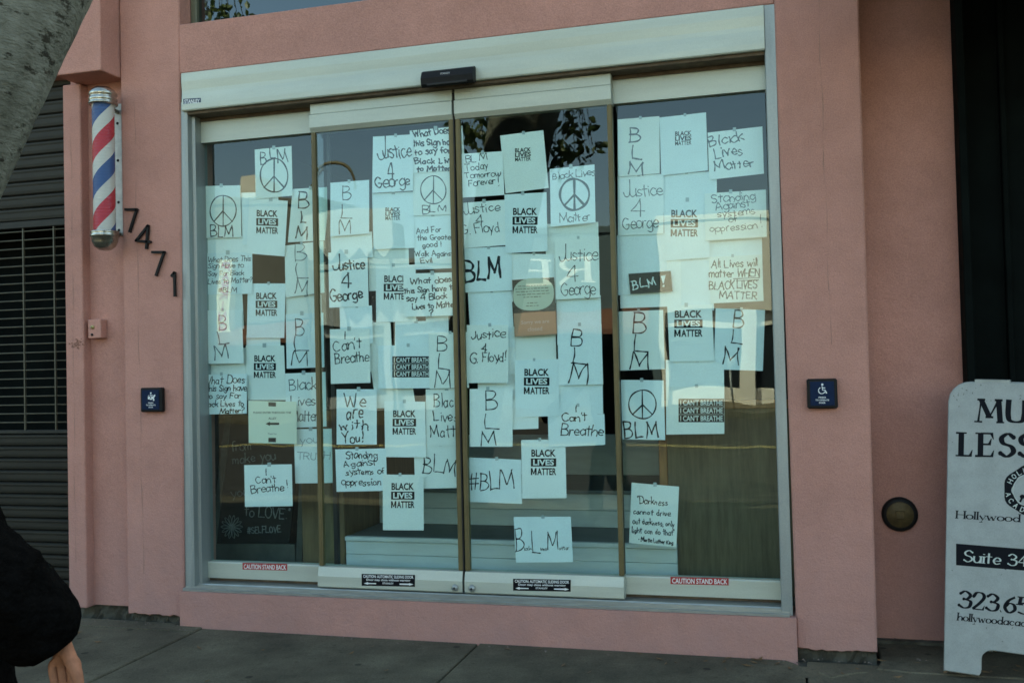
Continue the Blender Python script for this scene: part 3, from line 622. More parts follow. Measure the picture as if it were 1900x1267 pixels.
# ================================================================== ACROSS THE STREET (seen mirrored in the glass)
CREAM = material('sunlit_cream_plaster', (0.80, 0.76, 0.66), .9, 0, .2, var=.04, vscale=1.2)
TEALW = material('teal_grey_plaster', (0.10, 0.135, 0.145), .9, 0, .2, var=.06, vscale=1.5)
WHITEW = material('grey_white_plaster', (0.36, 0.37, 0.36), .9, 0, .2, var=.05, vscale=1.5)
TANW = material('grey_brown_plaster', (0.17, 0.165, 0.145), .9, 0, .2, var=.08, vscale=1.5)
PANE = material('far_shop_pane', (.02, .025, .03), .06, 0, .5)
AWN = material('brown_awning_canvas', (.16, .07, .04), .85)
def far_building(x0, x1, h, mat, label, sill=2.75, awn=None, yb=-25.0):
    t = tag(empty('far_shop_building', ((x0 + x1) / 2, yb - 4, 0)), label, 'building')
    box_part('wall', (x0, yb - 8, sill), (x1, yb, h), mat, t)
    box_part('parapet', (x0 - .03, yb - 8, h + .002), (x1 + .03, yb + .07, h + .22), mat, t, .02)
    box_part('shop_back', (x0, yb - 8, -.05), (x1, yb - .6, sill - .003), DARKP, t)
    n = max(1, int((x1 - x0) / 2.4)); s_ = (x1 - x0) / n
    for k in range(n + 1):
        xc = x0 + s_ * k; a = max(x0, xc - .2); b_ = min(x1, xc + .2); box_part('pier', (a, yb - .599, -.05), (b_, yb + .02, sill - .004), mat, t)
    for k in range(n):
        a, b_ = x0 + s_ * k + .205, x0 + s_ * (k + 1) - .205
        f_ = MB(); f_.box((a, yb - .35, 2.35), (b_, yb - .25, sill - .005)); wn = f_.build('window', mat, t); box_part('stall_riser', (a, yb - .35, .0), (b_, yb - .25, .45), mat, t)
        q = MB(); q.add([(a, yb - .30, .45), (b_, yb - .30, .45), (b_, yb - .30, 2.35), (a, yb - .30, 2.35)], [(3, 2, 1, 0)]); q.build('pane', PANE, wn)
    if awn:
        m = MB(); m.prism([(yb + .001, 2.95), (yb + .001, 2.5), (yb + 1.0, 2.2), (yb + 1.0, 2.36)], x0 + .3, x1 - .3, 'x'); m.build('awning', awn, t)
    return t
cre = far_building(-3.81, 6.5, 5.42, CREAM, 'low sunlit cream building across the street from the doors')
tea = far_building(-9.6, -3.83, 5.25, TEALW, 'teal grey building across the street carrying white RE letters', awn=AWN)
far_building(-15.0, -9.62, 4.6, WHITEW, 'pale grey shop building across the street beside the teal one')
tal = far_building(-27, -15.02, 6.90, TANW, 'tall grey brown building across the street carrying the parking sign', sill=3.0, awn=AWN)
far_building(-45, -27.1, 5.2, WHITEW, 'long pale grey shop building across the street past the parking sign')
far_building(6.6, 24, 4.9, TANW, 'long grey brown shop building across the street past the cream one')
box_part('rooftop_box', (-17.63, -26.5, 7.125), (-17.08, -25.0, 7.80), CREAM, tal)
# white letters R E on the teal wall
SIGNW = material('white_sign_letters', (.82, .82, .78), .7)
def far_fn(Y): 
    def fn(x, y, L): p = MIR(x, y, Y + .03 * 1); p[1] = Y + .012 * L; return p
    return fn
def wall_letters(parent, name, mat, glyph, xa, xb, z0, h, wd, Y, serif=True):
    # drawn straight on the wall: u to the wall's own right (towards -X when faced from the street), v up
    def fn(x, y, L): return (-x, Y + .01 + .004 * L, -y)
    l = Lay(fn); l.glyph_run(glyph, xa, -z0, xb, -z0, h, wd, hand=False, serif=serif); o = l.build(name, mat, parent); return o
wall_letters(tea, 'letter', SIGNW, 'R', 5.85, 6.75, 3.72, .85, .20, -25.0)
wall_letters(tea, 'letter', SIGNW, 'E', 7.20, 7.95, 3.78, .72, .20, -25.0)
# vertical parking sign
prk = tag(empty('parking_sign', (-18.15, -24.4, 2.6)), 'tall narrow cream sign with pink letters spelling PARKING downwards', 'sign')
box_part('board', (-18.43, -24.9, 2.52), (-17.88, -24.5, 5.05), material('cream_sign_enamel', (.85, .80, .60), .5), prk, .01)
box_part('bracket', (-18.23, -25.0, 3.6), (-18.08, -24.9, 3.9), BLACK_MET, prk)
PKL = material('pink_sign_letters', (.62, .12, .20), .6)
for k, ch in enumerate('PARKING'):
    z0 = 4.72 - .335 * k
    wall_letters(prk, 'letter', PKL, ch, 18.035 + (.10 if ch == 'I' else 0), 18.29 - (.10 if ch == 'I' else 0), z0, .24, .055, -24.5, False)
# scalloped white stand-in for an unidentified shape mirrored in the glass
can = tag(empty('scalloped_canopy', (-13.3, -23.5, 0)), 'white scalloped canopy with hoop frame over the far pavement', 'canopy')
m = MB()
for k in range(5):
    a0 = -14.6 + k * .62; m.slab([(a0, -23.4, 6.2), (a0, -23.4, 5.1), (a0 + .31, -23.4, 4.7), (a0 + .62, -23.4, 5.1), (a0 + .62, -23.4, 6.2)], [(a0, -23.5, 6.2), (a0, -23.5, 5.1), (a0 + .31, -23.5, 4.7), (a0 + .62, -23.5, 5.1), (a0 + .62, -23.5, 6.2)])
m.build('valance', material('off_white_canvas', (.46, .48, .46), .9), can)
m = MB(); m.tube([(-13.6 + .82 * math.cos(t), -23.45, 6.75 + 1.0 * math.sin(t)) for t in [math.pi * k / 14 for k in range(15)]], .05, 8); m.build('hoop', BRONZE, can)
for xp in (-14.5, -11.6):
    m = MB(); m.tube([(xp, -23.45, -.05), (xp, -23.45, 6.2)], .05, 8); m.build('post', BLACK_MET, can)
# parking meter at the far kerb
pm = tag(empty('parking_meter', (-1.5, -21.5, -.05)), 'grey coin parking meter on a pole at the far kerb', 'parking meter')
m = MB(); m.tube([(-1.5, -21.5, -.05), (-1.5, -21.5, 1.05)], .035, 10); m.build('pole', ALU_GREY, pm)
m = MB(); m.lathe([(.04, 1.05), (.07, 1.08), (.09, 1.18), (.10, 1.30), (.085, 1.38), (.04, 1.43)], (-1.5, -21.5, 0), 'z', 14); m.build('head', ALU_GREY, pm)
# a parked car at the far kerb, its tail lamp red
car = tag(empty('parked_car', (1.9, -19.9, -.19)), 'dark parked car with red tail lamp at the far kerb', 'car')
CARP = material('dark_car_paint', (.02, .022, .026), .25, 0, .6); 
side = [(-2.1, .32), (-2.15, .75), (-1.9, .92), (-1.1, .98), (-.5, 1.42), (.75, 1.46), (1.45, 1.02), (2.1, .95), (2.2, .6), (2.15, .3)]
m = MB(); yc = -19.9; n = len(side)
for yy, sc_ in ((0, 1),): 
    rows = [(-.86, .94), (-.80, 1.0), (.80, 1.0), (.86, .94)]
    V = []
    for dy, s_ in rows:
        for p in side: V.append((1.9 + p[0] * s_, yc + dy * (1 if p[1] < 1.0 else .82), -.19 + .3 + (p[1] - .3) * s_))
    m.add(V, [tuple(range(n)), tuple(range(4 * n - 1, 3 * n - 1, -1))] + [(r_ * n + i, (r_ + 1) * n + i, (r_ + 1) * n + (i + 1) % n, r_ * n + (i + 1) % n) for r_ in range(3) for i in range(n)])
m.build('body', CARP, car)
m = MB(); m.slab([(1.45, yc + .722, .80), (2.55, yc + .722, .80), (2.50, yc + .712, 1.20), (1.55, yc + .712, 1.18)], [(1.45, yc + .70, .80), (2.55, yc + .70, .80), (2.50, yc + .70, 1.20), (1.55, yc + .70, 1.18)]); m.build('side_window', PANE, car)
for xw in (.5, 3.25):
    for sy in (-.78, .78):
        m = MB(); m.lathe([(.2, -.1), (.32, -.1), (.33, 0), (.32, .1), (.2, .1)], (1.9 - 1.9 + xw, yc + sy, .135), 'y', 20); wh = m.build('wheel', BLACK, car)
        m = MB(); m.lathe([(.02, -.105), (.19, -.104), (.19, .104), (.02, .105)], (xw, yc + sy, .135), 'y', 14); m.build('rim', ALU_GREY, wh)
for sy in (-.62, .62):
    m = MB(); m.box((-.27, yc + sy - .16, .46), (-.18, yc + sy + .16, .62), .01); m.build('tail_lamp', material('red_lens', (.5, .01, .01), .2), car)

# ================================================================== STREET TREE
BARK = bpy.data.materials.new('pale_spotted_bark'); BARK.use_nodes = True
def _bark():
    t = BARK.node_tree; b = t.nodes['Principled BSDF']; L = t.links.new; b.inputs['Roughness'].default_value = .92; b.inputs['Specular IOR Level'].default_value = .2
    pos = t.nodes.new('ShaderNodeNewGeometry').outputs['Position']
    mp = t.nodes.new('ShaderNodeMapping'); mp.inputs['Scale'].default_value = (1, 1, .55); mp.inputs['Rotation'].default_value = (-.28, .31, 0); L(pos, mp.inputs[0])
    mp2 = t.nodes.new('ShaderNodeMapping'); mp2.inputs['Scale'].default_value = (1, 1, 2.6); mp2.inputs['Rotation'].default_value = (-.28, .31, 0); L(pos, mp2.inputs[0])
    def nz(s_, d, v, r_=.6):
        n = t.nodes.new('ShaderNodeTexNoise'); n.inputs['Scale'].default_value = s_; n.inputs['Detail'].default_value = d; n.inputs['Roughness'].default_value = r_; L(v, n.inputs['Vector']); return n.outputs['Fac']
    def ramp(f, p0, c0, p1, c1):
        r = t.nodes.new('ShaderNodeValToRGB'); L(f, r.inputs[0]); e = r.color_ramp.elements; e[0].position, e[0].color, e[1].position, e[1].color = p0, (*c0, 1), p1, (*c1, 1); return r.outputs[0]
    def mix(k, fac, a, c):
        x = t.nodes.new('ShaderNodeMixRGB'); x.blend_type = k; x.inputs[0].default_value = fac; L(a, x.inputs[1]); L(c, x.inputs[2]); return x.outputs[0]
    base = ramp(nz(5, 7, mp.outputs[0]), .35, (.13, .13, .10), .68, (.31, .315, .26))
    spots = ramp(nz(11, 5, mp2.outputs[0], .72), .36, (.12, .10, .07), .43, (1, 1, 1))
    fine = ramp(nz(60, 5, mp.outputs[0]), .3, (.7, .7, .68), .7, (1, 1, 1))
    c = mix('MULTIPLY', .9, mix('MULTIPLY', .7, base, fine), spots); L(c, b.inputs['Base Color'])
    bp = t.nodes.new('ShaderNodeBump'); bp.inputs['Strength'].default_value = .8; bp.inputs['Distance'].default_value = .022; L(nz(16, 7, mp2.outputs[0], .65), bp.inputs['Height']); L(bp.outputs[0], b.inputs['Normal'])
_bark()
LEAFM = bpy.data.materials.new('ficus_leaf'); LEAFM.use_nodes = True
def _leaf():
    t = LEAFM.node_tree; b = t.nodes['Principled BSDF']; b.inputs['Roughness'].default_value = .45
    oi = t.nodes.new('ShaderNodeNewGeometry'); cr = t.nodes.new('ShaderNodeValToRGB'); t.links.new(oi.outputs['Random Per Island'], cr.inputs[0])
    cr.color_ramp.elements[0].color = (.030, .060, .018, 1); cr.color_ramp.elements[1].color = (.12, .15, .035, 1); t.links.new(cr.outputs[0], b.inputs['Base Color'])
    tl = t.nodes.new('ShaderNodeBsdfTranslucent'); t.links.new(cr.outputs[0], tl.inputs[0]); mx = t.nodes.new('ShaderNodeMixShader'); mx.inputs[0].default_value = .35
    t.links.new(b.outputs[0], mx.inputs[1]); t.links.new(tl.outputs[0], mx.inputs[2]); t.links.new(mx.outputs[0], t.nodes['Material Output'].inputs[0])
_leaf()
tree = tag(empty('street_tree', (-2.735, -3.028, -.04)), 'leaning pale barked street tree in the pavement', 'tree')
TX0, TY0, TDX, TDY, TRAD = -2.7347, -3.0278, .31557, .28754, .2458
def axis(z): return Vector((TX0 + TDX * z, TY0 + TDY * z, z))
tr = random.Random(5)
m = MB(); zs = [-.06 + .04 * k for k in range(131)]; n = 110; V = []
for z in zs:
    c = axis(z); r0 = TRAD * (1 - .03 * (z - 3)) * (1 + .35 * math.exp(-max(z, 0) * 4.5))
    for k in range(n):
        a = 2 * math.pi * k / n
        p = Vector((math.cos(a) * 1.6, math.sin(a) * 1.6, z * 1.1)); q = Vector((math.cos(a) * 5, math.sin(a) * 5, z * 5))
        g_ = Vector((math.cos(a) * 13, math.sin(a) * 13, z * 22)); kn = noise.noise(Vector((math.cos(a) * 3.2, math.sin(a) * 3.2, z * 3.6 + 9))); rr_ = r0 * (1 + .035 * noise.noise(p) + .018 * noise.noise(q) + .012 * noise.noise(g_) - .05 * max(0, kn - .42)); V.append((c.x + rr_ * math.cos(a), c.y + rr_ * math.sin(a), z))
m.add(V, [(i * n + k, i * n + (k + 1) % n, (i + 1) * n + (k + 1) % n, (i + 1) * n + k) for i in range(len(zs) - 1) for k in range(n)], 0, True)
m.build('trunk', BARK, tree)
# limbs
top = axis(zs[-1]); tips = []
limbs = MB()
def limb(p, d, r, ln, depth):
    pts = [p]; rad = [r]; q = p.copy(); dd = d.normalized()
    for k in range(6):
        dd = (dd + Vector((tr.uniform(-.16, .16), tr.uniform(-.16, .16), tr.uniform(-.05, .12)))).normalized(); q = q + dd * ln / 6; pts.append(q.copy()); rad.append(r * (1 - .1 * (k + 1)))
    limbs.tube(pts, rad, 7 if depth else 10)
    if depth >= 3: tips.append((pts[3], dd)); tips.append((pts[-1], dd)); return
    for k in range(3 if depth else 4):
        i = tr.choice([3, 4, 5, 6]); limb(pts[i], dd + Vector((tr.uniform(-1, 1), tr.uniform(-1, 1), tr.uniform(-.35, .6))) * .9, rad[i] * .62, ln * .68, depth + 1)
for a in range(5): limb(axis(4.6 + .15 * a), Vector((math.cos(a * 1.27 + .4), math.sin(a * 1.27 + .4), .75)), .13, 1.7, 1)
# the low hanging twigs mirrored in the door and the upper window
twigs = []
def twig_at(px_list, Y, hang=.35, nb=4):
    for (x, y) in px_list:
        p = Vector(MIR(x, y, Y)); twigs.append(p)
tw_r = [(1045, 225), (1062, 215), (1080, 245), (1050, 262), (1072, 275), (1042, 285), (1066, 292), (1095, 268), (1100, 272), (1030, 290), (1075, 232)]
tw_l = [(862, 226), (880, 232), (893, 228), (905, 238), (868, 258), (888, 255), (898, 262), (858, 244)]
for lst, Y in ((tw_r, -2.35), (tw_l, -2.3)):
    ps = [Vector(MIR(x, y, Y + tr.uniform(-.25, .25))) for x, y in lst]
    root = sum(ps, Vector()) / len(ps) + Vector((0, 0, .8))
    for p in ps:
        mid = (p + root) / 2 + Vector((tr.uniform(-.08, .08), tr.uniform(-.08, .08), tr.uniform(0, .1)))
        limbs.tube([root, mid, p], [.006, .004, .0025], 5); tips.append((p, (p - mid).normalized() * .35))
    limbs.tube([axis(4.5), (axis(4.6) + root) / 2 + Vector((0, 0, .25)), root], [.05, .025, .008], 6)
ps = [Vector(MIR(x, y, -2.2)) for x, y in ((366, 8), (380, 20), (396, 12), (410, 26), (375, -10), (405, -5), (424, 15), (436, 20), (390, 32))]
root = sum(ps, Vector()) / len(ps) + Vector((0, 0, .6))
for p in ps: limbs.tube([root, (p + root) / 2, p], [.006, .004, .0025], 5); tips.append((p, Vector((0, 0, -.3))))
limbs.tube([axis(4.9), (axis(5.0) + root) / 2 + Vector((0, 0, .3)), root], [.05, .03, .008], 6)
limbs.build('limbs', BARK, tree)
# leaves
lm = MB()
def leaf(p, d, s_):
    d = d.normalized(); a = d.cross(Vector((tr.uniform(-1, 1), tr.uniform(-1, 1), tr.uniform(-1, 1)))).normalized(); nn = d.cross(a)
    l, wv = s_, s_ * .24
    lm.add([p, p + d * l * .35 + a * wv - nn * .1 * l, p + d * l * .7 + a * wv * .8 - nn * .1 * l, p + d * l - nn * .08 * l, p + d * l * .7 - a * wv * .8 - nn * .1 * l, p + d * l * .35 - a * wv - nn * .1 * l, p + d * l * .5 + nn * .02 * l],
           [(0, 1, 6), (1, 2, 6), (2, 3, 6), (3, 4, 6), (4, 5, 6), (5, 0, 6)])
ntw = len(tw_r) + len(tw_l) + 9
for i, (p, d) in enumerate(tips):
    near = i >= len(tips) - ntw
    for k in range(9 if near else 30):
        s3 = .10 if near else .42
        q = p + Vector((tr.gauss(0, s3 * .5), tr.gauss(0, s3 * .5), tr.gauss(0, s3 * .5)))
        leaf(q, d * .6 + Vector((tr.uniform(-1, 1), tr.uniform(-1, 1), tr.uniform(-1.1, .3))), tr.uniform(.065, .105))
stuff(lm.build('crown', LEAFM, tree))

# ================================================================== AUTOMATIC DOOR
door = tag(empty('automatic_sliding_door', (-1.53, .08, .18)), 'silver framed automatic sliding glass door unit covered with paper signs', 'door')
def sticker(name, fn, base_mat, quad, draw, mat, parent):
    b_ = Lay(fn); b_.poly(quad); b_.k = 0; o = b_.build(name, base_mat, parent)
    l = Lay(lambda x, y, L: fn(x, y, L + 1.5)); draw(l); l.build('lettering', mat, o); return o
# header
hz0, hz1, hy = 2.650, 2.8485, -.012
m = MB(); m.prism([(hy + .004, hz0), (hy, hz0 + .006), (hy - .0006, hz0 + .030), (hy + .0012, hz0 + .062), (hy + .0042, hz0 + .088), (hy + .0044, hz0 + .108), (hy + .0018, hz0 + .130), (hy - .0004, hz0 + .152), (hy, hz1 - .006), (hy + .004, hz1), (.155, hz1), (.155, hz0 + .03), (.02, hz0)], -3.008, -.0745, 'x')
header = m.build('header', ALU, door)
m = MB(); m.box((-2.996, .010, 2.634), (-.078, .15, 2.6495), .002); m.build('track', TRACK, header)
m = MB()
for k, x in enumerate([-2.9 + .29 * i for i in range(10)]): m.lathe([(.001, .108), (.006, .107), (.006, .112)], (x, 0, 2.64), 'y', 8)
m.build('track_screws', BLACK, header)
fnH = lambda x, y, L: PY(x, y, hy - .0003 * L)
NAVY = material('navy_enamel', (.018, .035, .075), .4)
sticker('maker_plate', fnH, NAVY, [(340, 184), (372.5, 182), (373, 192.5), (340.5, 195)], lambda l: l.printed('STANLEY', 342, 185.5, 370.5, 193, .02, -.05), WHITEPRINT, header)
m = MB(); a, b_ = PY(782, 133, -.05), PY(879, 156, -.05)
prof = [(hy - .001, 2.640), (-.045, 2.628), (-.062, 2.640), (-.066, 2.668), (-.050, 2.702), (-.03, 2.712), (hy - .001, 2.712)]
m.prism(prof, a[0], b_[0], 'x'); sensor = m.build('motion_sensor', BLACK_MET, header)
m = MB(); m.box((a[0] + .03, -.0645, 2.634), (b_[0] - .03, -.052, 2.642)); m.build('sensor_lens', BLACK, sensor)
l = Lay(lambda x, y, L: PY(x, y, -.0605 - .0003 * L)); l.printed('STANLEY', 817, 135.5, 835, 139, .03, -.1); l.build('lettering', material('grey_print', (.4, .4, .4), .6), sensor)
# jambs and threshold
m = MB(); m.prism([(-3.046, .012), (-3.004, .004), (-2.990, .010), (-2.990, .05), (-2.975, .055), (-2.975, .165), (-3.046, .165)], .180, 2.70, 'z'); m.build('jamb', ALU_GREY, door)
m = MB(); m.prism([(-.029, .006), (-.072, .006), (-.0765, .012), (-.0765, .165), (-.029, .165)], .180, 2.852, 'z'); m.build('jamb', ALU_GREY, door)
prof = [(-.022, .179), (-.022, .190)]
for k in range(5): y_ = -.018 + .012 * k; prof += [(y_, .1925 + .0022 * k), (y_ + .007, .1925 + .0022 * k), (y_ + .0075, .189 + .0022 * k), (y_ + .0115, .189 + .0022 * k)]
prof += [(.045, .205), (.17, .205), (.17, .179)]
m = MB(); m.prism(prof, -3.040, -.042, 'x'); m.build('threshold', STEEL, door)
# sidelights (behind) and sliding leaves (in front)
def pane_box(x0, x1, z0, z1, y, mat, parent):
    m = MB(); t_ = .004
    m.add([(x0, y - t_, z0), (x1, y - t_, z0), (x1, y - t_, z1), (x0, y - t_, z1)], [(0, 1, 2, 3)], 0)
    m.add([(x0, y + t_, z0), (x1, y + t_, z0), (x1, y + t_, z1), (x0, y + t_, z1)], [(3, 2, 1, 0)], 1)
    return m.build('pane', [mat, BACKGLASS], parent)
SYG, DYG = .137, .065
def sidelight(x0, x1, dark_side):
    m = MB(); m.prism([(.108, .222), (.108, .300), (.112, .306), (.160, .306), (.160, .222)], x0, x1, 'x')
    m.prism([(.108, 2.506), (.108, 2.612), (.110, 2.6175), (.160, 2.6175), (.160, 2.506)], x0, x1, 'x')
    f_ = m.build('sidelight', ALU, door)
    box_part('kick_gap', (x0, .125, .2055), (x1, .15, .2215), TRACK, f_)
    box_part('dirty_strip', (x0, .104, 2.6178), (x1, .15, 2.6335), TRACK, f_)  # dark brown strip over the top rail
    xs = (x0, x0 + .022) if dark_side < 0 else (x1 - .022, x1)
    box_part('edge_seal', (xs[0], .122, .3062), (xs[1], .152, 2.5058), BLACK, f_, .002)
    pane_box(x0 + (.022 if dark_side < 0 else .004), x1 - (.022 if dark_side > 0 else .004), .3062, 2.5058, SYG, SIDEGLASS, f_)
    return f_
sl1 = sidelight(-2.9745, -2.236, 1); sl2 = sidelight(-.800, -.0775, -1)
def leaf_door(x0, x1, lock_x, meet):
    m = MB()
    m.prism([(.040, .212), (.034, .218), (.034, .268), (.048, .312), (.098, .316), (.098, .212)], x0, x1, 'x')
    m.prism([(.052, 2.490), (.036, 2.512), (.036, 2.575), (.040, 2.579), (.098, 2.579), (.098, 2.490)], x0, x1, 'x')
    m.box((x0 + .001, .046, 2.5815), (x1 - .001, .098, 2.633), .001)
    f_ = m.build('door_leaf', ALU, door)
    for a, b_ in ((x0, x0 + .023), (x1 - .023, x1)):
        m = MB(); m.box((a, .050, .3162), (b_, .082, 2.4898), .003); m.box((a + .008, .0485, .3164), (b_ - .008, .0515, 2.4896)); m.build('stile', BRONZE, f_)
    pane_box(x0 + .023, x1 - .023, .3162, 2.4898, DYG, DOORGLASS, f_)
    xs = x1 if meet > 0 else x0 - .012
    box_part('meeting_seal', (xs, .052, .214), (xs + .006, .084, 2.62), BLACK, f_) if meet > 0 else None
    m = MB(); m.lathe([(.001, .018), (.010, .018), (.011, .022), (.015, .023), (.0165, .030), (.0165, .0345)], (lock_x, 0, .238), 'y', 18); lk = m.build('lock', STEEL, f_)
    m = MB(); m.lathe([(.0002, .0162), (.0055, .0165), (.0055, .018)], (lock_x, 0, .238), 'y', 10); m.build('keyhole', BLACK, lk)
    return f_
lf1 = leaf_door(-2.306, -1.548, -1.583, 1); lf2 = leaf_door(-1.536, -.770, -1.497, -1)
RED = material('red_vinyl', (.34, .02, .02), .5)
fnS = lambda x, y, L: PY(x, y, .108 - .0003 * L)
fnD = lambda x, y, L: PY(x, y, .034 - .0003 * L)
sticker('warning_sticker', fnS, RED, [(450, 1043.5), (533, 1045.5), (533, 1058), (450, 1056)], lambda l: l.printed('CAUTION STAND BACK', 452.5, 1046, 531, 1055, .015, .02), WHITEPRINT, sl1)
sticker('warning_sticker', fnS, RED, [(1244, 1069.5), (1352, 1072), (1352, 1085.5), (1244, 1083)], lambda l: l.printed('CAUTION STAND BACK', 1247, 1072, 1349.5, 1081.5, .015, .02), WHITEPRINT, sl2)
def slide_label(x0, x1, y0, y1, sl):
    def draw(l):
        w_ = x1 - x0; h_ = y1 - y0
        l.printed('CAUTION: AUTOMATIC SLIDING DOOR', x0 + w_ * .03, y0 + h_ * .08, x1 - w_ * .03, y0 + h_ * .33, .02, sl)
        l.printed('Door may close without warning', x0 + w_ * .09, y0 + h_ * .40, x1 - w_ * .09, y0 + h_ * .63, .02, sl)
        l.printed('STANLEY', x0 + w_ * .39, y0 + h_ * .72, x0 + w_ * .60, y0 + h_ * .87, .02, sl)
        for s_, xa, xb in ((-1, x0 + w_ * .04, x0 + w_ * .27), (1, x0 + w_ * .97, x0 + w_ * .71)):
            ya, yb = y0 + h_ * .80 + sl * (xa - x0), y0 + h_ * .80 + sl * (xb - x0)
            l.ribbon([(xa - s_ * 5, ya), (xb, yb)], h_ * .10, False); l.poly([(xa, ya), (xa - s_ * 8, ya - h_ * .11), (xa - s_ * 8, ya + h_ * .11)])
    return [(x0, y0), (x1, y0 + sl * (x1 - x0)), (x1, y1 + sl * (x1 - x0)), (x0, y1)], draw
q, d = slide_label(671, 770, 1064, 1086, .02); sticker('warning_sticker', fnD, PRINT, q, d, WHITEPRINT, lf1)
q, d = slide_label(952, 1059, 1073, 1095, .02); sticker('warning_sticker', fnD, PRINT, q, d, WHITEPRINT, lf2)

# ================================================================== SMALL THINGS ON THE WALLS
# barber pole
CHROME = material('aged_chrome', (.40, .39, .34), .26, 1.0, .5, var=.25, vscale=40)
bp_ = tag(empty('barber_pole', (-3.417, -.10, 1.94)), 'barber pole with red, white and blue spiral stripes and chrome caps', 'barber pole')
PBx, PBy = -3.4175, -.10
m = MB(); nz_, ring = 40, 32; z0, z1, rad, lead = 2.035, 2.702, .0555, .372; V = []
for i in range(nz_ + 1):
    z = z0 + (z1 - z0) * i / nz_
    for k in range(ring):
        a = 2 * math.pi * k / ring + 2 * math.pi * (z - z0) / lead + 1.275; V.append((PBx + rad * math.cos(a), PBy + rad * math.sin(a), z))
fs = [(i * ring + k, i * ring + (k + 1) % ring, (i + 1) * ring + (k + 1) % ring, (i + 1) * ring + k) for i in range(nz_) for k in range(ring)]
for f_ in range(len(fs)):
    k = f_ % ring; mi = 0 if k < 7 else (1 if k < 16 else (0 if k < 23 else 2)); m.add([V[q] for q in fs[f_]], [(0, 1, 2, 3)], mi, False)
m.build('striped_cylinder', [material('pole_white', (.52, .52, .47), .22, 0, .6), material('pole_red', (.42, .03, .045), .18, 0, .6), material('pole_blue', (.035, .085, .22), .18, 0, .6)], bp_)
m = MB(); m.lathe([(.060, 2.696), (.072, 2.698), (.074, 2.706), (.066, 2.712), (.070, 2.718), (.072, 2.728), (.066, 2.735), (.066, 2.742), (.071, 2.748), (.069, 2.760), (.058, 2.775), (.040, 2.788), (.012, 2.793)], (PBx, PBy, 0), 'z', 32); m.build('top_cap', CHROME, bp_)
m = MB(); m.lathe([(.004, 1.937), (.030, 1.942), (.052, 1.958), (.064, 1.982), (.067, 2.006), (.072, 2.010), (.073, 2.018), (.066, 2.024), (.071, 2.030), (.070, 2.038), (.060, 2.040)], (PBx, PBy, 0), 'z', 32); m.build('bottom_cap', CHROME, bp_)
m = MB(); m.box((-3.472, .052, 2.035), (-3.420, .0615, 2.745), .003); bk = m.build('back_plate', material('cream_enamel', (.60, .60, .54), .4, 0, .5, var=.15, vscale=20), bp_)
for zc in (2.065, 2.215, 2.44, 2.64):
    m = MB(); m.lathe([(.0005, .0485), (.007, .049), (.008, .052)], (-3.447, 0, zc), 'y', 10); m.build('bolt', BLACK, bk)
for zc in (2.045, 2.70):
    m = MB(); m.tube([(-3.445, .052, zc), (PBx, PBy + .04, zc)], .012, 8); m.build('arm', CHROME, bp_)

# house numbers
def number(ch, strokes, label):
    l = MB()
    for s_ in strokes:
        pts = [PY(x, y, -.013) for x, y in s_]
        for a, b_ in zip(pts, pts[1:]):
            a, b_ = Vector(a), Vector(b_); d = (b_ - a).normalized(); nn = Vector((d.z, 0, -d.x)) * .0062; a = a - d * .004; b_ = b_ + d * .004
            F_ = [a + nn, b_ + nn, b_ - nn, a - nn]; l.slab([(p.x, -.020, p.z) for p in F_], [(p.x, -.008, p.z) for p in F_])
        for p in pts[:1] + pts[-1:]: l.lathe([(.003, -.008), (.003, .001)], (p[0], 0, p[2]), 'y', 6)
    return tag(l.build('house_number', BLACK_MET), label, 'house number', 'black metal street number on the pilaster')
number('7', [[(233, 389), (254, 389)], [(254, 389), (241, 430)]], 'black metal digit 7 above the digit 4 on pink pilaster')
number('4', [[(272, 461), (275, 419)], [(275, 419), (253, 447)], [(253, 447), (279, 449)]], 'black metal digit 4 between two sevens on pink pilaster')
number('7', [[(283, 468), (305, 468)], [(305, 468), (290, 511)]], 'black metal digit 7 between the 4 and the 1')
number('1', [[(319, 512), (324, 506)], [(324, 506), (325, 549)]], 'black metal digit 1, lowest of the street number')

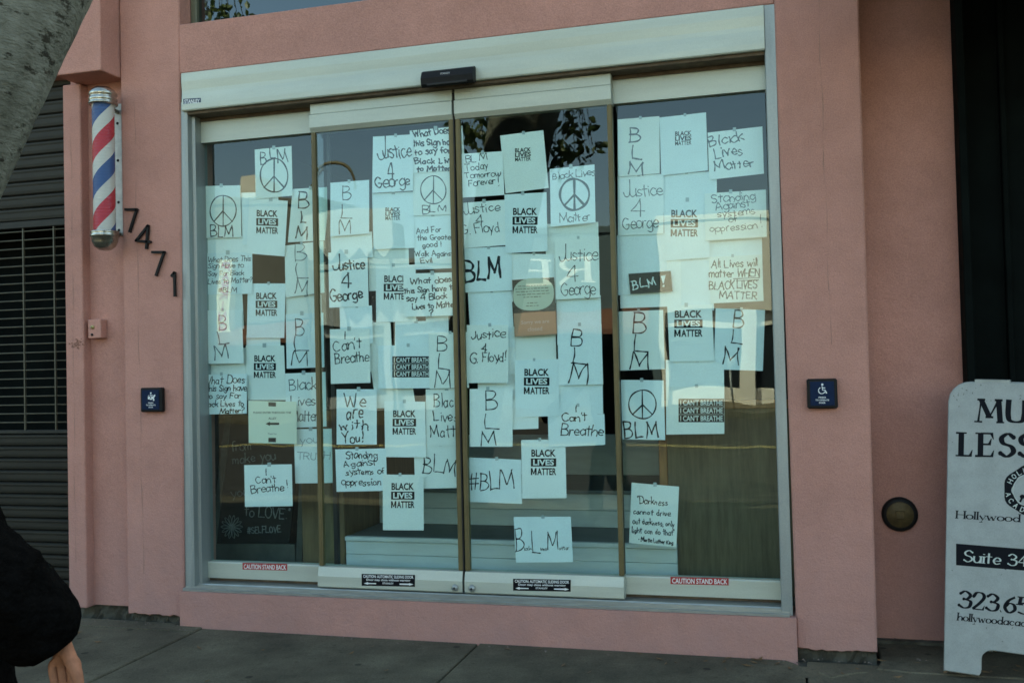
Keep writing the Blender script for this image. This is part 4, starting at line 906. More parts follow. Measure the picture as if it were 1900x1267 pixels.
def push_plate(x0, y0, x1, y1, fy, side, label, worn):
    t = tag(empty('push_plate', PY((x0 + x1) / 2, y1, fy)), label, 'door button')
    A, B = PY(x0, y0, fy), PY(x1, y1, fy)
    xa, xb, za, zb = A[0], B[0], B[2], A[2]
    box_part('box', (xa, fy, za), (xb, -.0005, zb), BLACK_MET, t, .006)
    pf = box_part('plate', (xa + .013, fy - .004, za + .012), (xb - .013, fy + .002, zb - .012), material('blue_button_enamel', (.008, .018, .050), .6, 0, .10, var=.12, vscale=30), t, .002)
    l = Lay(lambda x, y, L: PY(x, y, fy - .0046 - .0002 * L)); W_, H_ = x1 - x0, y1 - y0; cx = (x0 + x1) / 2; cy_ = y0 + H_ * .36
    s_ = W_ / 60
    l.disc(cx + 0 * s_, cy_ - 9.5 * s_, 2.2 * s_, n=10); l.ribbon([(cx - .5 * s_, cy_ - 6 * s_), (cx + .5 * s_, cy_ + 1 * s_), (cx + 5 * s_, cy_ + 1 * s_), (cx + 8 * s_, cy_ + 6.5 * s_)], 2.0 * s_); l.ribbon([(cx, cy_ - 3.5 * s_), (cx + 5 * s_, cy_ - 3 * s_)], 1.5 * s_)
    l.ribbon([(cx - 1 * s_ + 6.2 * s_ * math.cos(t_), cy_ + 1.8 * s_ - 6.0 * s_ * math.sin(t_)) for t_ in [2.1 + .31 * k for k in range(13)]], 1.6 * s_)
    l.printed('PRESS', cx - 7 * s_, y0 + H_ * .60, cx + 7 * s_, y0 + H_ * .655, .02); l.printed('TO OPERATE', cx - 13 * s_, y0 + H_ * .69, cx + 13 * s_, y0 + H_ * .745, .02); l.printed('DOOR', cx - 6 * s_, y0 + H_ * .78, cx + 6 * s_, y0 + H_ * .835, .02)
    if worn:
        for k in range(9): a = random.uniform(-9, 8) * s_; b2 = random.uniform(-6, 9) * s_; l.poly([(cx + a, cy_ + b2), (cx + a + 4 * s_, cy_ + b2 - 1.5 * s_), (cx + a + 5 * s_, cy_ + b2 + 3 * s_), (cx + a + 1, cy_ + b2 + 4 * s_)])
    l.build('lettering', WHITEPRINT, pf)
    return t
push_plate(259.5, 719.5, 300, 764, -.034, 1, 'worn blue square push plate below the street number', True)
push_plate(1496.5, 703, 1555, 757.5, -.034, 1, 'blue square wheelchair push plate on the pilaster without numbers', False)

# key switch box in the pole recess
kb = tag(empty('key_switch_box', PY(175, 628, .03)), 'small pink painted key switch box beside the shutter post', 'switch box')
A, B = PY(163, 593, .008), PY(187, 627, .008)
kf = box_part('box', (A[0], .008, B[2]), (B[0], .0615, A[2]), PINK, kb, .003)
c = PY(172, 607, .008); m = MB(); m.lathe([(.001, .001), (.010, .0015), (.011, .008)], (c[0], 0, c[2]), 'y', 14); esc = m.build('key_escutcheon', material('worn_brass', (.45, .36, .16), .4, .8), kb)
m = MB(); m.lathe([(.0005, -.0005), (.003, -.0004), (.003, .001)], (c[0], 0, c[2]), 'y', 8); m.build('keyhole', BLACK, esc)
c = PY(171, 621, .008); m = MB(); m.lathe([(.001, .004), (.007, .0045), (.0075, .008)], (c[0], 0, c[2]), 'y', 12); m.build('button', BLACK_MET, kb)

# round brass cover
c = PY(1669.5, 954, .31); DY = .22
rc = tag(empty('pipe_cover', (c[0], .31, c[2])), 'round brown brass pipe cover low on the recessed wall', 'pipe cover')
m = MB(); m.lathe([(.061, .2945), (.069, .296), (.076, .305), (.078, .3195)], (c[0], 0, c[2]), 'y', 32); m.build('rim', BLACK_MET, rc)
m = MB(); m.lathe([(.0005, .2915), (.0545, .2915), (.0605, .2965), (.0605, .30)], (c[0], 0, c[2]), 'y', 32); m.build('plug', material('tarnished_brass', (.085, .060, .022), .55, .4, .5, var=.3, vscale=40), rc)
m = MB(); m.box((c[0] - .020, .284, c[2] - .018), (c[0] + .020, .292, c[2] + .020), .003); m.build('square_nut', material('tarnished_brass', (.14, .10, .035)), rc)

# ================================================================== SANDWICH BOARD
bd_t = R(13.0); bu = np.array([math.cos(bd_t), -math.sin(bd_t), 0]); bn0 = np.array([math.sin(bd_t), math.cos(bd_t), 0])   # bn0 points to the wall
tilt = R(7.0); bv = np.array([0, 0, 1]) * math.cos(tilt) + bn0 * math.sin(tilt); lean = R(2.1); bv, bu = bv * math.cos(lean) + bu * math.sin(lean), bu * math.cos(lean) - bv * math.sin(lean); bn = np.cross(bu, bv) * 1.0
bp0 = PZ(1750.5, 1244, .022)
sb = tag(empty('sandwich_board', tuple(bp0 + bu * .3)), 'white plastic sandwich board advertising music lessons, standing by the pink recess', 'sign board')
BW, BH = .62, float(np.dot(PPL(1850, 708.5, bp0, bn) - bp0, bv))
PLA = material('scuffed_white_plastic', (.36, .38, .36), .55, 0, .4, bump=.1, bscale=50, col2=(.30, .32, .30), vscale=14, detail=8, grain=.14)
def board_panel(org, u, v, nrm):
    out = []; r_ = .085; leg, lw, lh, lr = 0, .135, .105, .045
    out += [(0, 0), (lw - .006, 0), (lw, .012), (lw, lh - lr)]
    out += [(lw + lr - lr * math.cos(t_), lh - lr + lr * math.sin(t_)) for t_ in [.3, .6, .9, 1.2, 1.5708]]
    out += [(BW - q[0], q[1]) for q in reversed(out)]
    out += [(BW - r_ + r_ * math.cos(t_), BH - r_ + r_ * math.sin(t_)) for t_ in [0, .3, .6, .9, 1.2, 1.5708]] + [(r_ - r_ * math.sin(t_), BH - r_ + r_ * math.cos(t_)) for t_ in [0, .3, .6, .9, 1.2, 1.5708]]
    m = MB(); F_ = [org + u * a + v * b_ for a, b_ in out]; e = .006
    cx, cz = BW / 2, BH / 2
    # rounded moulding: front ring inset, side ring, back ring
    n = len(out); I = [org + u * (a + (cx - a) * .012) + v * (b_ + (cz - b_) * .008) for a, b_ in out]
    V = [p for p in I] + [p + nrm * e for p in F_] + [p + nrm * .034 for p in F_] + [p + nrm * .04 for p in I]
    m.add(V, [tuple(range(n)), tuple(range(4 * n - 1, 3 * n - 1, -1))] + [(r2 * n + n + i, r2 * n + n + (i + 1) % n, r2 * n + (i + 1) % n, r2 * n + i) for r2 in range(3) for i in range(n)])
    return m
bback = -bn if np.dot(bn, bn0) < 0 else bn
fp = board_panel(bp0, bu, bv, bback).build('front_panel', PLA, sb)
bv2 = np.array([0, 0, 1]) * math.cos(tilt) - bn0 * math.sin(tilt); bv2 = bv2 * math.cos(lean) + bu * math.sin(lean)
top_gap = bp0 + bv * BH + bn0 * .07
org2 = bp0 + bn0 * (2 * math.sin(tilt) * BH + .09) + bu * .03
board_panel(org2, bu, bv2, bn0 * .9).build('rear_panel', PLA, sb)
m = MB(); t0 = bp0 + bv * (BH - .004) + bu * .10; t1 = t0 + bu * .13; t2 = t1 + bn0 * .10; t3 = t0 + bn0 * .10; hh = np.array([0, 0, .012]); m.slab([t0 + hh, t1 + hh, t2 + hh, t3 + hh], [t0 - hh, t1 - hh, t2 - hh, t3 - hh]); m.build('hinge', ALU_GREY, sb)
fnB = lambda x, y, L: PPL(x, y, bp0, bback) - bback * .0004 * L
l = Lay(fnB)
SER = material('navy_black_vinyl', (.007, .008, .011), .7, 0, .1)
for c_, xa_, xb_ in (('M', 1815, 1857), ('U', 1870, 1901), ('S', 1916, 1944), ('I', 1956, 1964), ('C', 1974, 2006)): l.glyph_run(c_, xa_, 782, xb_, 783.5, 41, 10.5, hand=False, serif=True)
for c_, xa_, xb_ in (('L', 1783, 1804), ('E', 1819, 1844), ('S', 1855, 1881), ('S', 1891, 1917), ('O', 1927, 1957), ('N', 1969, 1999), ('S', 2010, 2036)): l.glyph_run(c_, xa_, 845 + (xa_ - 1783) * .02, xb_, 845 + (xb_ - 1783) * .02, 42, 10.5, hand=False, serif=True)
l.glyph_run('Hollywood Academy', 1775, 961, 2015, 975, 14, 3.2, hand=False, serif=True)
l.glyph_run('323.65', 1779, 1126, 1910, 1140, 31, 7.0, hand=False, serif=True)
l.glyph_run('hollywoodacademy', 1777, 1150, 1938, 1165, 14, 2.7, hand=False, serif=True)
l.poly([(1774, 1008), (2040, 1029), (2040, 1069), (1774, 1048)]); l.ring(1916, 909, 46, 39, 16, 0, 48)
l.ribbon([(1893, 930), (1897, 922), (1905, 918), (1915, 918)], 5); l.disc(1897, 921, 5, 4, 12)
l.build('lettering', SER, fp)
l = Lay(lambda x, y, L: fnB(x, y, L + 2)); l.glyph_run('Suite 34', 1788, 1041, 1906, 1051, 21, 3.6, hand=False, serif=True)
for k, ch in enumerate('HOLLYWOOD'):
    a = R(155 - 16 * k)
    if ch in G:
        cx, cy_ = 1916 + 46 * math.cos(a), 909 - 39 * math.sin(a); ux, uy = math.sin(a), math.cos(a)
        l.glyph_run(ch, cx - ux * 3.2 - math.cos(a) * 4.5, cy_ - uy * 3.2 + math.sin(a) * 4.5, cx + ux * 3.2 - math.cos(a) * 4.5, cy_ + uy * 3.2 + math.sin(a) * 4.5, 8.5, 1.4, hand=False)
for k, ch in enumerate('ACADEMY'):
    a = R(192 + 18 * k); cx, cy_ = 1916 + 46 * math.cos(a), 909 - 39 * math.sin(a); ux, uy = -math.sin(a), -math.cos(a)
    l.glyph_run(ch, cx - ux * 3.2 + math.cos(a) * 4.5, cy_ - uy * 3.2 - math.sin(a) * 4.5, cx + ux * 3.2 + math.cos(a) * 4.5, cy_ + uy * 3.2 - math.sin(a) * 4.5, 8.5, 1.4, hand=False)
l.ring(1916, 909, 36.5, 31, 1.2, 0, 48)
l.build('white_lettering', material('pale_vinyl', (.50, .55, .50), .5), fp)
l = Lay(lambda x, y, L: fnB(x, y, L * .3))
for k in range(34):
    x, y = random.uniform(1758, 1895), random.choice([random.uniform(712, 745), random.uniform(740, 1230)]); a = random.uniform(0, 3); s_ = random.uniform(.6, 3.2); l.ribbon([(x, y), (x + s_ * math.cos(a), y + s_ * math.sin(a))], random.uniform(.5, 1.3))
l.build('scuffs', material('scuff_grime', (.10, .10, .09), .9), fp)

# ================================================================== INSIDE, BEHIND THE GLASS
WPL = material('white_painted_planks', (.64, .67, .65), .6, 0, .4, var=.06, vscale=6, stretch=(1, 6, 6))
st = tag(empty('display_steps', (-1.5, .8, .17)), 'white painted plank display steps inside the doors', 'steps')
for z0, z1, ya in ((.1705, .235, .352), (.237, .318, .352), (.320, .388, .352), (.390, .412, .340)):
    box_part('plank', (-2.30, ya, z0), (-.56, .372, z1), WPL, st, .002)
box_part('tread', (-2.30, .373, .388), (-.56, .80, .410), material('grey_tread', (.17, .18, .17), .6, var=.1, vscale=5), st, .002)
for z0, z1 in ((.411, .50), (.502, .590)):
    box_part('plank', (-2.30, .802, z0), (-.56, .822, z1), WPL, st, .002)
box_part('tread', (-2.30, .78, .592), (-.56, 1.5, .612), material('grey_tread', (.17, .18, .17)), st, .002)
box_part('plank', (-2.30, 1.50, .614), (-.56, 1.52, .86), WPL, st, .002)
cb = tag(empty('wooden_cabinet', (-2.43, .62, .17)), 'brown wooden cabinet side at the end of the display steps', 'cabinet')
WOOD = material('brown_wood', (.16, .105, .05), .55, 0, .4, var=.3, vscale=4, stretch=(8, 8, 1))
box_part('carcass', (-2.56, .36, .1705), (-2.31, 1.4, 1.05), WOOD, cb, .004); box_part('top', (-2.58, .34, 1.051), (-2.29, 1.42, 1.08), WOOD, cb, .004)
scn = tag(empty('woven_screen', (-.33, .42, .17)), 'brown woven room screen with orange wooden post behind the glass', 'screen')
box_part('post', (-.640, .385, .1705), (-.600, .425, 1.10), material('orange_wood', (.30, .13, .04), .5, 0, .4, var=.2, vscale=5, stretch=(9, 9, 1)), scn, .003)
box_part('post', (.30, .385, .1705), (.34, .425, 1.10), material('orange_wood', (.30, .13, .04)), scn, .003)
box_part('rail', (-.599, .39, 1.06), (.299, .42, 1.10), material('orange_wood', (.30, .13, .04)), scn, .003)
WEAVE = material('woven_cloth', (.15, .118, .072), .9, 0, .2, var=.22, vscale=14, stretch=(3.5, 1, .35), bump=.4, bscale=120)
box_part('cloth', (-.599, .400, .1705), (.299, .408, 1.059), WEAVE, scn)
# chalkboard stand
ch = tag(empty('chalkboard_stand', (-2.93, .52, .17)), 'black chalkboard stand with chalk words and flower behind the sidelight', 'chalkboard')
YB = .50
FRM = material('grey_board_frame', (.10, .105, .09), .6, 0, .3, var=.2, vscale=10)
def pxslab(name, quad, y0, y1, mat, parent):
    F_ = [PY(x, y, y0) for x, y in quad]; B_ = [np.array([p[0], y1, p[2]]) for p in F_]; m = MB(); m.slab(F_, B_); return m.build(name, mat, parent)
bd = pxslab('board', [(402, 1008), (536, 1008), (558, 772), (430, 772)], YB, YB + .02, material('chalkboard_slate', (.012, .016, .015), .8, 0, .3, var=.3, vscale=6), ch)
pxslab('frame', [(396, 1046), (548, 1046), (546, 1009), (398, 1009)], YB - .008, YB + .03, FRM, ch)
pxslab('frame', [(385, 1046), (395.5, 1046), (429, 772), (418, 772)], YB - .008, YB + .03, FRM, ch)
pxslab('frame', [(549, 1046), (560, 1046), (571, 772), (559, 772)], YB - .008, YB + .03, FRM, ch)
pxslab('leg', [(380, 1046), (389, 1046), (425, 790), (417, 790)], YB + .20, YB + .225, FRM, ch); pxslab('leg', [(566, 1046), (576, 1046), (577, 790), (569, 790)], YB + .20, YB + .225, FRM, ch)
l = Lay(lambda x, y, L: PY(x, y, YB - .0004 * L)); CW = 1.7
l.text('from', 430, 837, 466, 833, 17, CW); l.text('make you', 432, 860, 512, 852, 18, CW); l.text('you', 430, 922, 462, 918, 17, CW); l.text('to LOVE."', 454, 957, 537, 963, 20, CW); l.text('#SELFLOVE', 459, 989, 521, 987, 12, 1.5)
for k in range(14):
    a = 2 * math.pi * k / 14; cxx, cyy = 430, 977
    l.ribbon(catmull([(cxx + 4 * math.cos(a), cyy - 4 * math.sin(a)), (cxx + 14 * math.cos(a - .16), cyy - 15 * math.sin(a - .16)), (cxx + 20 * math.cos(a), cyy - 22 * math.sin(a)), (cxx + 14 * math.cos(a + .16), cyy - 15 * math.sin(a + .16)), (cxx + 4 * math.cos(a), cyy - 4 * math.sin(a))], 3), 1.2)
l.disc(430, 977, 4); l.build('chalk_writing', material('chalk', (.22, .25, .25), .95, var=.4, vscale=80), bd)
tk = tag(empty('storage_bin', (-2.95, .9, .17)), 'pale plastic bin half seen behind the chalkboard', 'bin')
m = MB(); m.lathe([(.115, .172), (.15, .55), (.16, .555), (.16, .575), (.15, .575)], (-3.22, .78, 0), 'z', 20); m.build('tub', material('pale_plastic', (.45, .48, .46), .5), tk)

# ================================================================== PAPER SIGNS TAPED INSIDE THE GLASS
PAPERS = [PAPER, material('bluish_copy_paper', (.82, .86, .86), .85, 0, .2, var=.03, vscale=9, bump=.3, bscale=6, bdist=.008, grain=.10), material('warm_copy_paper', (.86, .85, .80), .85, 0, .2, var=.03, vscale=5, bump=.3, bscale=11, bdist=.006, grain=.10)]
PLACED = {'A': [], 'B': [], 'C': [], 'D': []}
BASEY = {'A': .1435, 'B': .0712, 'C': .0712, 'D': .1435}
pr = random.Random(21)
def paper(panel, tl, tr_, bl, label, draw=None, ink=None, mat=None, tape=True, curl=0.0, name='paper_sign', wd=None, cut=None):
    br = (tr_[0] + bl[0] - tl[0], tr_[1] + bl[1] - tl[1])
    xs = [p[0] for p in (tl, tr_, bl, br)]; ys = [p[1] for p in (tl, tr_, bl, br)]; bb = (min(xs), min(ys), max(xs), max(ys))
    lay = 0
    for b2, L2 in PLACED[panel]:
        if bb[0] < b2[2] + 2 and bb[2] > b2[0] - 2 and bb[1] < b2[3] + 2 and bb[3] > b2[1] - 2: lay = max(lay, L2 + 1)
    PLACED[panel].append((bb, lay))
    Y0 = BASEY[panel] + lay * .0036; am, ph = pr.uniform(.6, 2.6) * .001, pr.uniform(-.5, .5)
    def bow(u, v):
        d = am * ((u - .5 + ph * .3) ** 2 * 2.2 + .5 * max(0, v - .3) ** 2)
        return d + curl * max(0, v - .45) ** 2 * (1 + ph * (u - .5))
    e1 = np.array([tr_[0] - tl[0], tr_[1] - tl[1]]); e2 = np.array([bl[0] - tl[0], bl[1] - tl[1]]); Minv = np.linalg.inv(np.array([e1, e2]).T)
    def fn(x, y, L):
        u, v = Minv @ np.array([x - tl[0], y - tl[1]]); return PY(x, y, Y0 + bow(u, v) - .0005 * L)
    m = MB(); n = 8
    V = [fn(tl[0] + e1[0] * i / n + e2[0] * j / n, tl[1] + e1[1] * i / n + e2[1] * j / n, 0) for j in range(n + 1) for i in range(n + 1)]
    fs = [(j * (n + 1) + i, (j + 1) * (n + 1) + i, (j + 1) * (n + 1) + i + 1, j * (n + 1) + i + 1) for j in range(n) for i in range(n)]
    if cut: fs = [f_ for f_ in fs if not cut(f_[0] % (n + 1), f_[0] // (n + 1), n)]
    m.add(V, fs, 0, True)
    o = m.build(name, mat or pr.choice(PAPERS)); tag(o, label, 'paper sign' if draw else 'paper sheet', 'paper signs taped inside the shop glass')
    if draw:
        hnd = (pr.uniform(-.13, .10), pr.uniform(.016, .042), pr.uniform(.9, 1.18), pr.uniform(.06, .15), pr.uniform(.72, 1.15)); l = Lay(fn, hnd); l2 = Lay(lambda x, y, L: fn(x, y, L + 2.5), hnd); draw(l, l2); l.build('lettering', ink or INK, o); l2.build('white_lettering', WHITEPRINT, o)
    if tape:
        tx, ty = tl[0] + e1[0] * pr.uniform(.42, .56), tl[1] + e1[1] * .5
        tl_ = Lay(lambda x, y, L: PY(x, y, Y0 - .0008)); s_ = pr.uniform(2.2, 3.4); tl_.poly([(tx - s_, ty - s_ * 1.3), (tx + s_, ty - s_ * 1.3), (tx + s_, ty + s_ * 1.1), (tx - s_, ty + s_ * 1.1)]); tl_.build('tape', TAPE, o)
    return o
def block(x0, y0, x1, y1, sl=0.0):
    def d(l, l2):
        h = (y1 - y0); w_ = x1 - x0
        l.printed('BLACK', x0 + w_ * .02, y0, x1 - w_ * .02, y0 + h * .285, .03, sl)
        l.poly([(x0, y0 + h * .345), (x1, y0 + h * .345 + sl * w_), (x1, y0 + h * .665 + sl * w_), (x0, y0 + h * .665)])
        l2.printed('LIVES', x0 + w_ * .09, y0 + h * .385, x1 - w_ * .09, y0 + h * .62, .03, sl)
        l.block_m(x0, y0 + h * .725, x0 + w_ * .225, y1, sl); l.printed('ATTER', x0 + w_ * .25, y0 + h * .725 + sl * w_ * .25, x1, y1 + sl * w_ * .25, .03, sl)
    return d
def logo(x0, y0, x1, y1, sl=0.0):
    def d(l, l2):
        h = (y1 - y0); l.printed('BLACK', x0, y0, x1, y0 + h * .33, .03, sl); l.printed('LIVES', x0, y0 + h * .35, x1, y0 + h * .68, .03, sl); l.printed('MATTER', x0, y0 + h * .70, x1, y1, .018, sl)
    return d
def breathe(x0, y0, x1, y1, sl=0.0):
    def d(l, l2):
        h = (y1 - y0) / 3; w_ = x1 - x0
        for k in range(3):
            l.poly([(x0, y0 + k * h + (.6 if k else 0)), (x1, y0 + k * h + (.6 if k else 0) + sl * w_), (x1, y0 + (k + 1) * h + sl * w_), (x0, y0 + (k + 1) * h)])
            l2.printed("I CAN'T BREATHE", x0 + w_ * .04, y0 + k * h + h * .16, x1 - w_ * .03, y0 + k * h + h * .86, .015, sl)
    return d
def col(*boxes, wd=2.2):
    return lambda l, l2: l.column(boxes, wd)
def lines(*rows, wd=2.0):
    def d(l, l2):
        for r_ in rows:
            if len(r_) == 6: l.text(*r_, wd)
            elif len(r_) == 7: l.text(*r_)
            else: l.letter(*r_, wd)          # (char, x0, y0, x1, y1)
    return d
def both(*fs):
    def d(l, l2):
        for f_ in fs: f_(l, l2)
    return d
def peace(cx, cy_, rx, ry, wd=2.4): return lambda l, l2: l.peace(cx, cy_, rx, ry, wd)

# --- A: sidelight next to the street number
paper('A', (460.6, 743), (550, 745), (461.5, 821.5), 'cream printed notice with black arrow pointing to the alley', lambda l, l2: (l.printed('PLEASE ENTER THROUGH THE', 470, 763.5, 540, 767, .01), l.printed('ALLEY', 498, 774, 513, 778, .01), l.ribbon([(500, 786), (518, 786)], 3.4, False), l.poly([(492.5, 786), (501, 782), (501, 790)]), l.printed('Thank You', 497, 803, 513, 806, .0), l.poly([(498, 746), (512, 746.5), (512, 754), (498, 753.5)]), l.poly([(498, 812), (512, 812), (512, 820), (498, 820)])), mat=material('pale_cream_paper', (.82, .79, .64), .85, 0, .2, var=.03, vscale=5), tape=False)
paper('A', (453, 862.5), (541.5, 861), (454.5, 940), "square sheet reading I Can't Breathe with exclamation mark, lowest before the chalkboard", lines(('I', 493, 869, 495, 882), ("Can't", 475, 897, 512, 895, 13), ('Breathe', 467, 915, 527, 910, 14), ('!', 532, 890, 535, 904)), curl=.012)
paper('A', (472.5, 278), (541, 271), (474.5, 370), 'sheet with BLM lettered over a tall peace symbol, topmost beside the street number', both(lines(('B', 484, 280, 496, 304), ('L', 502, 277, 510, 294), ('M', 515, 279, 533, 302)), peace(508.5, 326, 26, 31)))
paper('A', (379, 345.5), (446, 344), (381, 442), 'sheet with round peace symbol over BLM against the silver jamb', both(peace(414, 391, 24, 28.5, 2.0), lines(('BLM', 391, 438.5, 433, 440, 20))))
paper('A', (463, 367), (534, 373), (457, 470), 'slightly tilted printed BLACK LIVES MATTER sheet under the topmost peace sign', block(475.5, 389.5, 516, 433, .03), ink=PRINT)
paper('A', (543, 351), (612, 347), (534, 450), 'upper sheet with BLM written downwards at the edge of the sidelight', col((554, 359, 571, 385), (557, 391, 570, 415), (548, 420, 570, 443)))
paper('A', (447, 358), (516, 356), (450, 455), 'blank white sheet half hidden behind the tilted printed sheet', name='blank_sheet')
paper('A', (383, 470), (468, 468), (383.5, 547), 'faintly lettered sheet asking what this sign has to say, ending hashtag BLM', lines(('What Does This', 386, 486.5, 465, 484, 10), ('Sign Have to', 386, 497.5, 451, 496, 9), ('Say For Black', 386, 512, 452, 510, 9), ('Lives to Matter?', 386, 527, 468, 523, 10), ('#BLM', 405, 542, 439, 541, 9), wd=1.4), ink=INK_F)
paper('A', (528, 456), (600, 447), (530, 552), 'middle sheet with BLM written downwards at the edge of the sidelight', col((550, 457, 568, 485), (551, 489, 570, 515), (547, 519, 569, 545), wd=1.8), ink=INK_F)
paper('A', (460, 526), (530, 526), (457.5, 627), 'printed BLACK LIVES MATTER sheet in mid sidelight above an identical one', block(474.5, 543, 514.5, 586), ink=PRINT)
paper('A', (530, 583), (600, 580), (532, 684), 'lower sheet with BLM written downwards at the edge of the sidelight', col((549, 589, 568, 623), (549, 627, 570, 651), (541, 653, 568, 678)))
paper('A', (375, 695), (458, 693), (375, 769), 'bold handwritten sheet asking what this sign has to say above the chalkboard', lines(('What Does', 377, 712, 454, 710, 15), ('This Sign have', 380, 725.5, 457, 724, 12), ('to say For', 382, 739.5, 446, 738, 11), ('Black Lives to', 376, 754, 452, 753, 11), ('Matter?', 408, 767, 452, 765, 9.5)))
paper('A', (456, 641), (527, 641), (459.5, 742), 'printed BLACK LIVES MATTER sheet directly over the alley arrow notice', block(471, 659, 512, 701), ink=PRINT)
paper('A', (381, 576), (449, 575), (384, 675), 'thinly lettered BLM sheet written downwards beside the silver jamb', col((406, 584, 423, 613), (407, 618, 424, 640), (398, 646, 423, 670), wd=1.7), ink=INK_F)
paper('A', (529, 693), (604, 690), (531, 794), 'handwritten Black Lives Matter sheet behind the alley arrow notice', lines(('Black', 537, 724, 587, 721, 21), ('Lives', 540, 752, 585, 751, 18), ('Matter', 541, 782, 589, 780, 20), wd=1.9), ink=INK_F)
paper('A', (545, 796), (616, 795), (548, 896.5), 'sheet reading your TRUTH underlined twice', lines(('your', 557, 822, 600, 820, 16), ('TRUTH', 551, 853, 612, 850, 14), wd=1.2), ink=material('pencil_grey', (.25, .28, .29), .8))
paper('A', (530, 550), (596, 546), (531, 640), 'blank white sheet between two sheets of BLM written downwards', name='blank_sheet', tape=True)
paper('A', (457, 622), (520, 624), (458, 700), 'blank white sheet between two printed sheets of the sidelight', name='blank_sheet', tape=False)
paper('A', (373, 535), (449, 533), (377, 612), 'blank white sheet jutting out past the silver jamb behind faint lettering', name='blank_sheet', tape=False)
paper('A', (378, 648), (457, 645), (379, 722), 'blank white sheet above the bold question sheet', name='blank_sheet', tape=False)
paper('A', (381, 440), (462, 438), (383, 500), 'blank white sheet below the round peace sign', name='blank_sheet', tape=True)

# --- B: sliding leaf next to the street number
paper('B', (710, 880), (785.8, 880.5), (710.5, 983), 'printed BLACK LIVES MATTER sheet hanging lowest on its door leaf', block(725.6, 895.6, 769, 942), ink=PRINT, curl=.014)
paper('B', (622, 833.5), (716, 831.5), (624.5, 912), 'handwritten sheet Standing Against systems of oppression low beside the dark seal', lines(('Standing', 642, 851, 699, 850, 13.5), ('Against', 638, 866, 698, 862, 12), ('systems of', 642, 881, 714, 878, 11), ('oppression', 634, 900, 707, 900, 13), wd=1.8))
paper('B', (692, 254), (767.5, 249.5), (690.5, 358.5), 'tall lettered Justice 4 George sheet, topmost on its door leaf', lines(('J', 699, 258, 713, 297), ('ustice', 713, 296, 764, 291, 27), ('4', 720, 299, 733, 330), ('George', 697, 349, 761, 344, 21)))
paper('B', (760, 243), (858, 234), (765, 322), 'wide sheet asking what this sign has to say, under the door top rail', lines(('What Does', 768, 255, 836, 247.5, 13), ('this Sign have', 767, 272, 848, 268, 11), ('to say for', 770, 288, 836, 284, 11), ('Black Lives', 770, 305, 850, 302, 11), ('to Matter', 774, 318.5, 836, 316, 9)))
paper('B', (613, 339.5), (685, 334), (613, 439), 'sheet with BLM written downwards beside the topmost Justice sheet', col((636, 343, 654, 371), (633, 377, 654, 403), (629, 407, 653, 434)))
paper('B', (765, 318), (840, 315), (767.5, 400.5), 'sheet with peace symbol over BLM, its M drawn heavier', both(peace(804, 353, 23.5, 26, 1.9), lines(('BL', 784, 396, 808, 394, 14), ('M', 814, 378, 831, 392))))
paper('B', (690.5, 359), (767, 356), (693, 463), 'sheet with small blocky BLACK LIVES MATTER logo under the Justice sheet', logo(715, 385, 742.5, 408.5), ink=PRINT)
paper('B', (748, 508), (852, 505), (750, 588), 'wide handwritten question sheet with its number 4, above the folded gap', lines(('What does', 762, 527.5, 838, 523, 12), ('this Sign have to', 750, 545, 845, 538, 11), ('say 4 Black', 754, 559, 830, 553, 11), ('Lives to Matter', 765, 574.5, 845, 569, 11), ('?', 797, 575, 804, 585)))
paper('B', (767, 400), (843, 397), (770, 500.5), 'sheet reading And For the Greater good Walk Against Evil', lines(('And For', 773, 434, 819, 430, 11), ('the Greater', 775, 446.5, 841, 444, 10), ('good !', 784, 459.5, 819, 457, 10), ('Walk Against', 770, 476, 842, 475, 10), ('Evil', 781, 488.5, 802, 487, 9), wd=1.7))
paper('B', (609, 469), (682, 466), (611, 571), 'bold Justice 4 George sheet beside the cut off printed sheet', lines(('J', 617, 473, 631, 502), ('ustice', 630, 502, 677, 498, 20), ('4', 634, 507, 652, 535), ('George', 613, 560, 673, 553, 20), wd=2.6))
paper('B', (697, 493), (771, 491), (698, 598), 'printed BLACK LIVES MATTER sheet whose last letters are covered', block(712, 511, 757, 556), ink=PRINT)
paper('B', (795, 618), (868, 616), (797, 721), 'sheet with BLM written downwards beside the printed breathe block', col((811, 620, 833, 650), (813, 654, 837, 684), (806, 686, 838, 718)))
paper('B', (612, 611), (685.5, 609), (614, 712), "sheet reading I Can't Breathe above We are with You", lines(('I', 639, 613, 641, 628), ("Can't", 618, 652, 671, 645, 20), ('Breathe', 622, 675, 684, 669, 19)))
paper('B', (702, 641), (803, 640), (702, 721), "sheet with black block repeating I CAN'T BREATHE, partly covered at its end", breathe(728, 661, 802, 700), ink=PRINT)
paper('B', (624.5, 722), (699, 722), (624.5, 824.5), 'sheet reading We are with You', lines(('We', 639, 756, 678, 755, 26), ('are', 642, 776, 674, 775, 27), ('with', 630, 797, 683, 795, 18), ('You!', 636, 823, 674, 820, 20)))
paper('B', (713, 744), (789, 745), (714.5, 847.5), 'printed BLACK LIVES MATTER sheet beside We are with You', block(728.5, 761, 772, 806), ink=PRINT)
paper('B', (790, 722), (866, 720), (790.5, 828), 'handwritten Black Lives Matter sheet running under the meeting stile', lines(('Black', 805, 754, 853, 756, 25), ('Lives', 805, 781, 850, 782, 20), ('Matter', 799, 811, 864, 810, 22)))
paper('B', (768, 826), (866, 824), (770, 906.5), 'wide sheet with large BLM under the meeting stile', lines(('BLM', 784, 875, 849, 879, 33), wd=2.6))
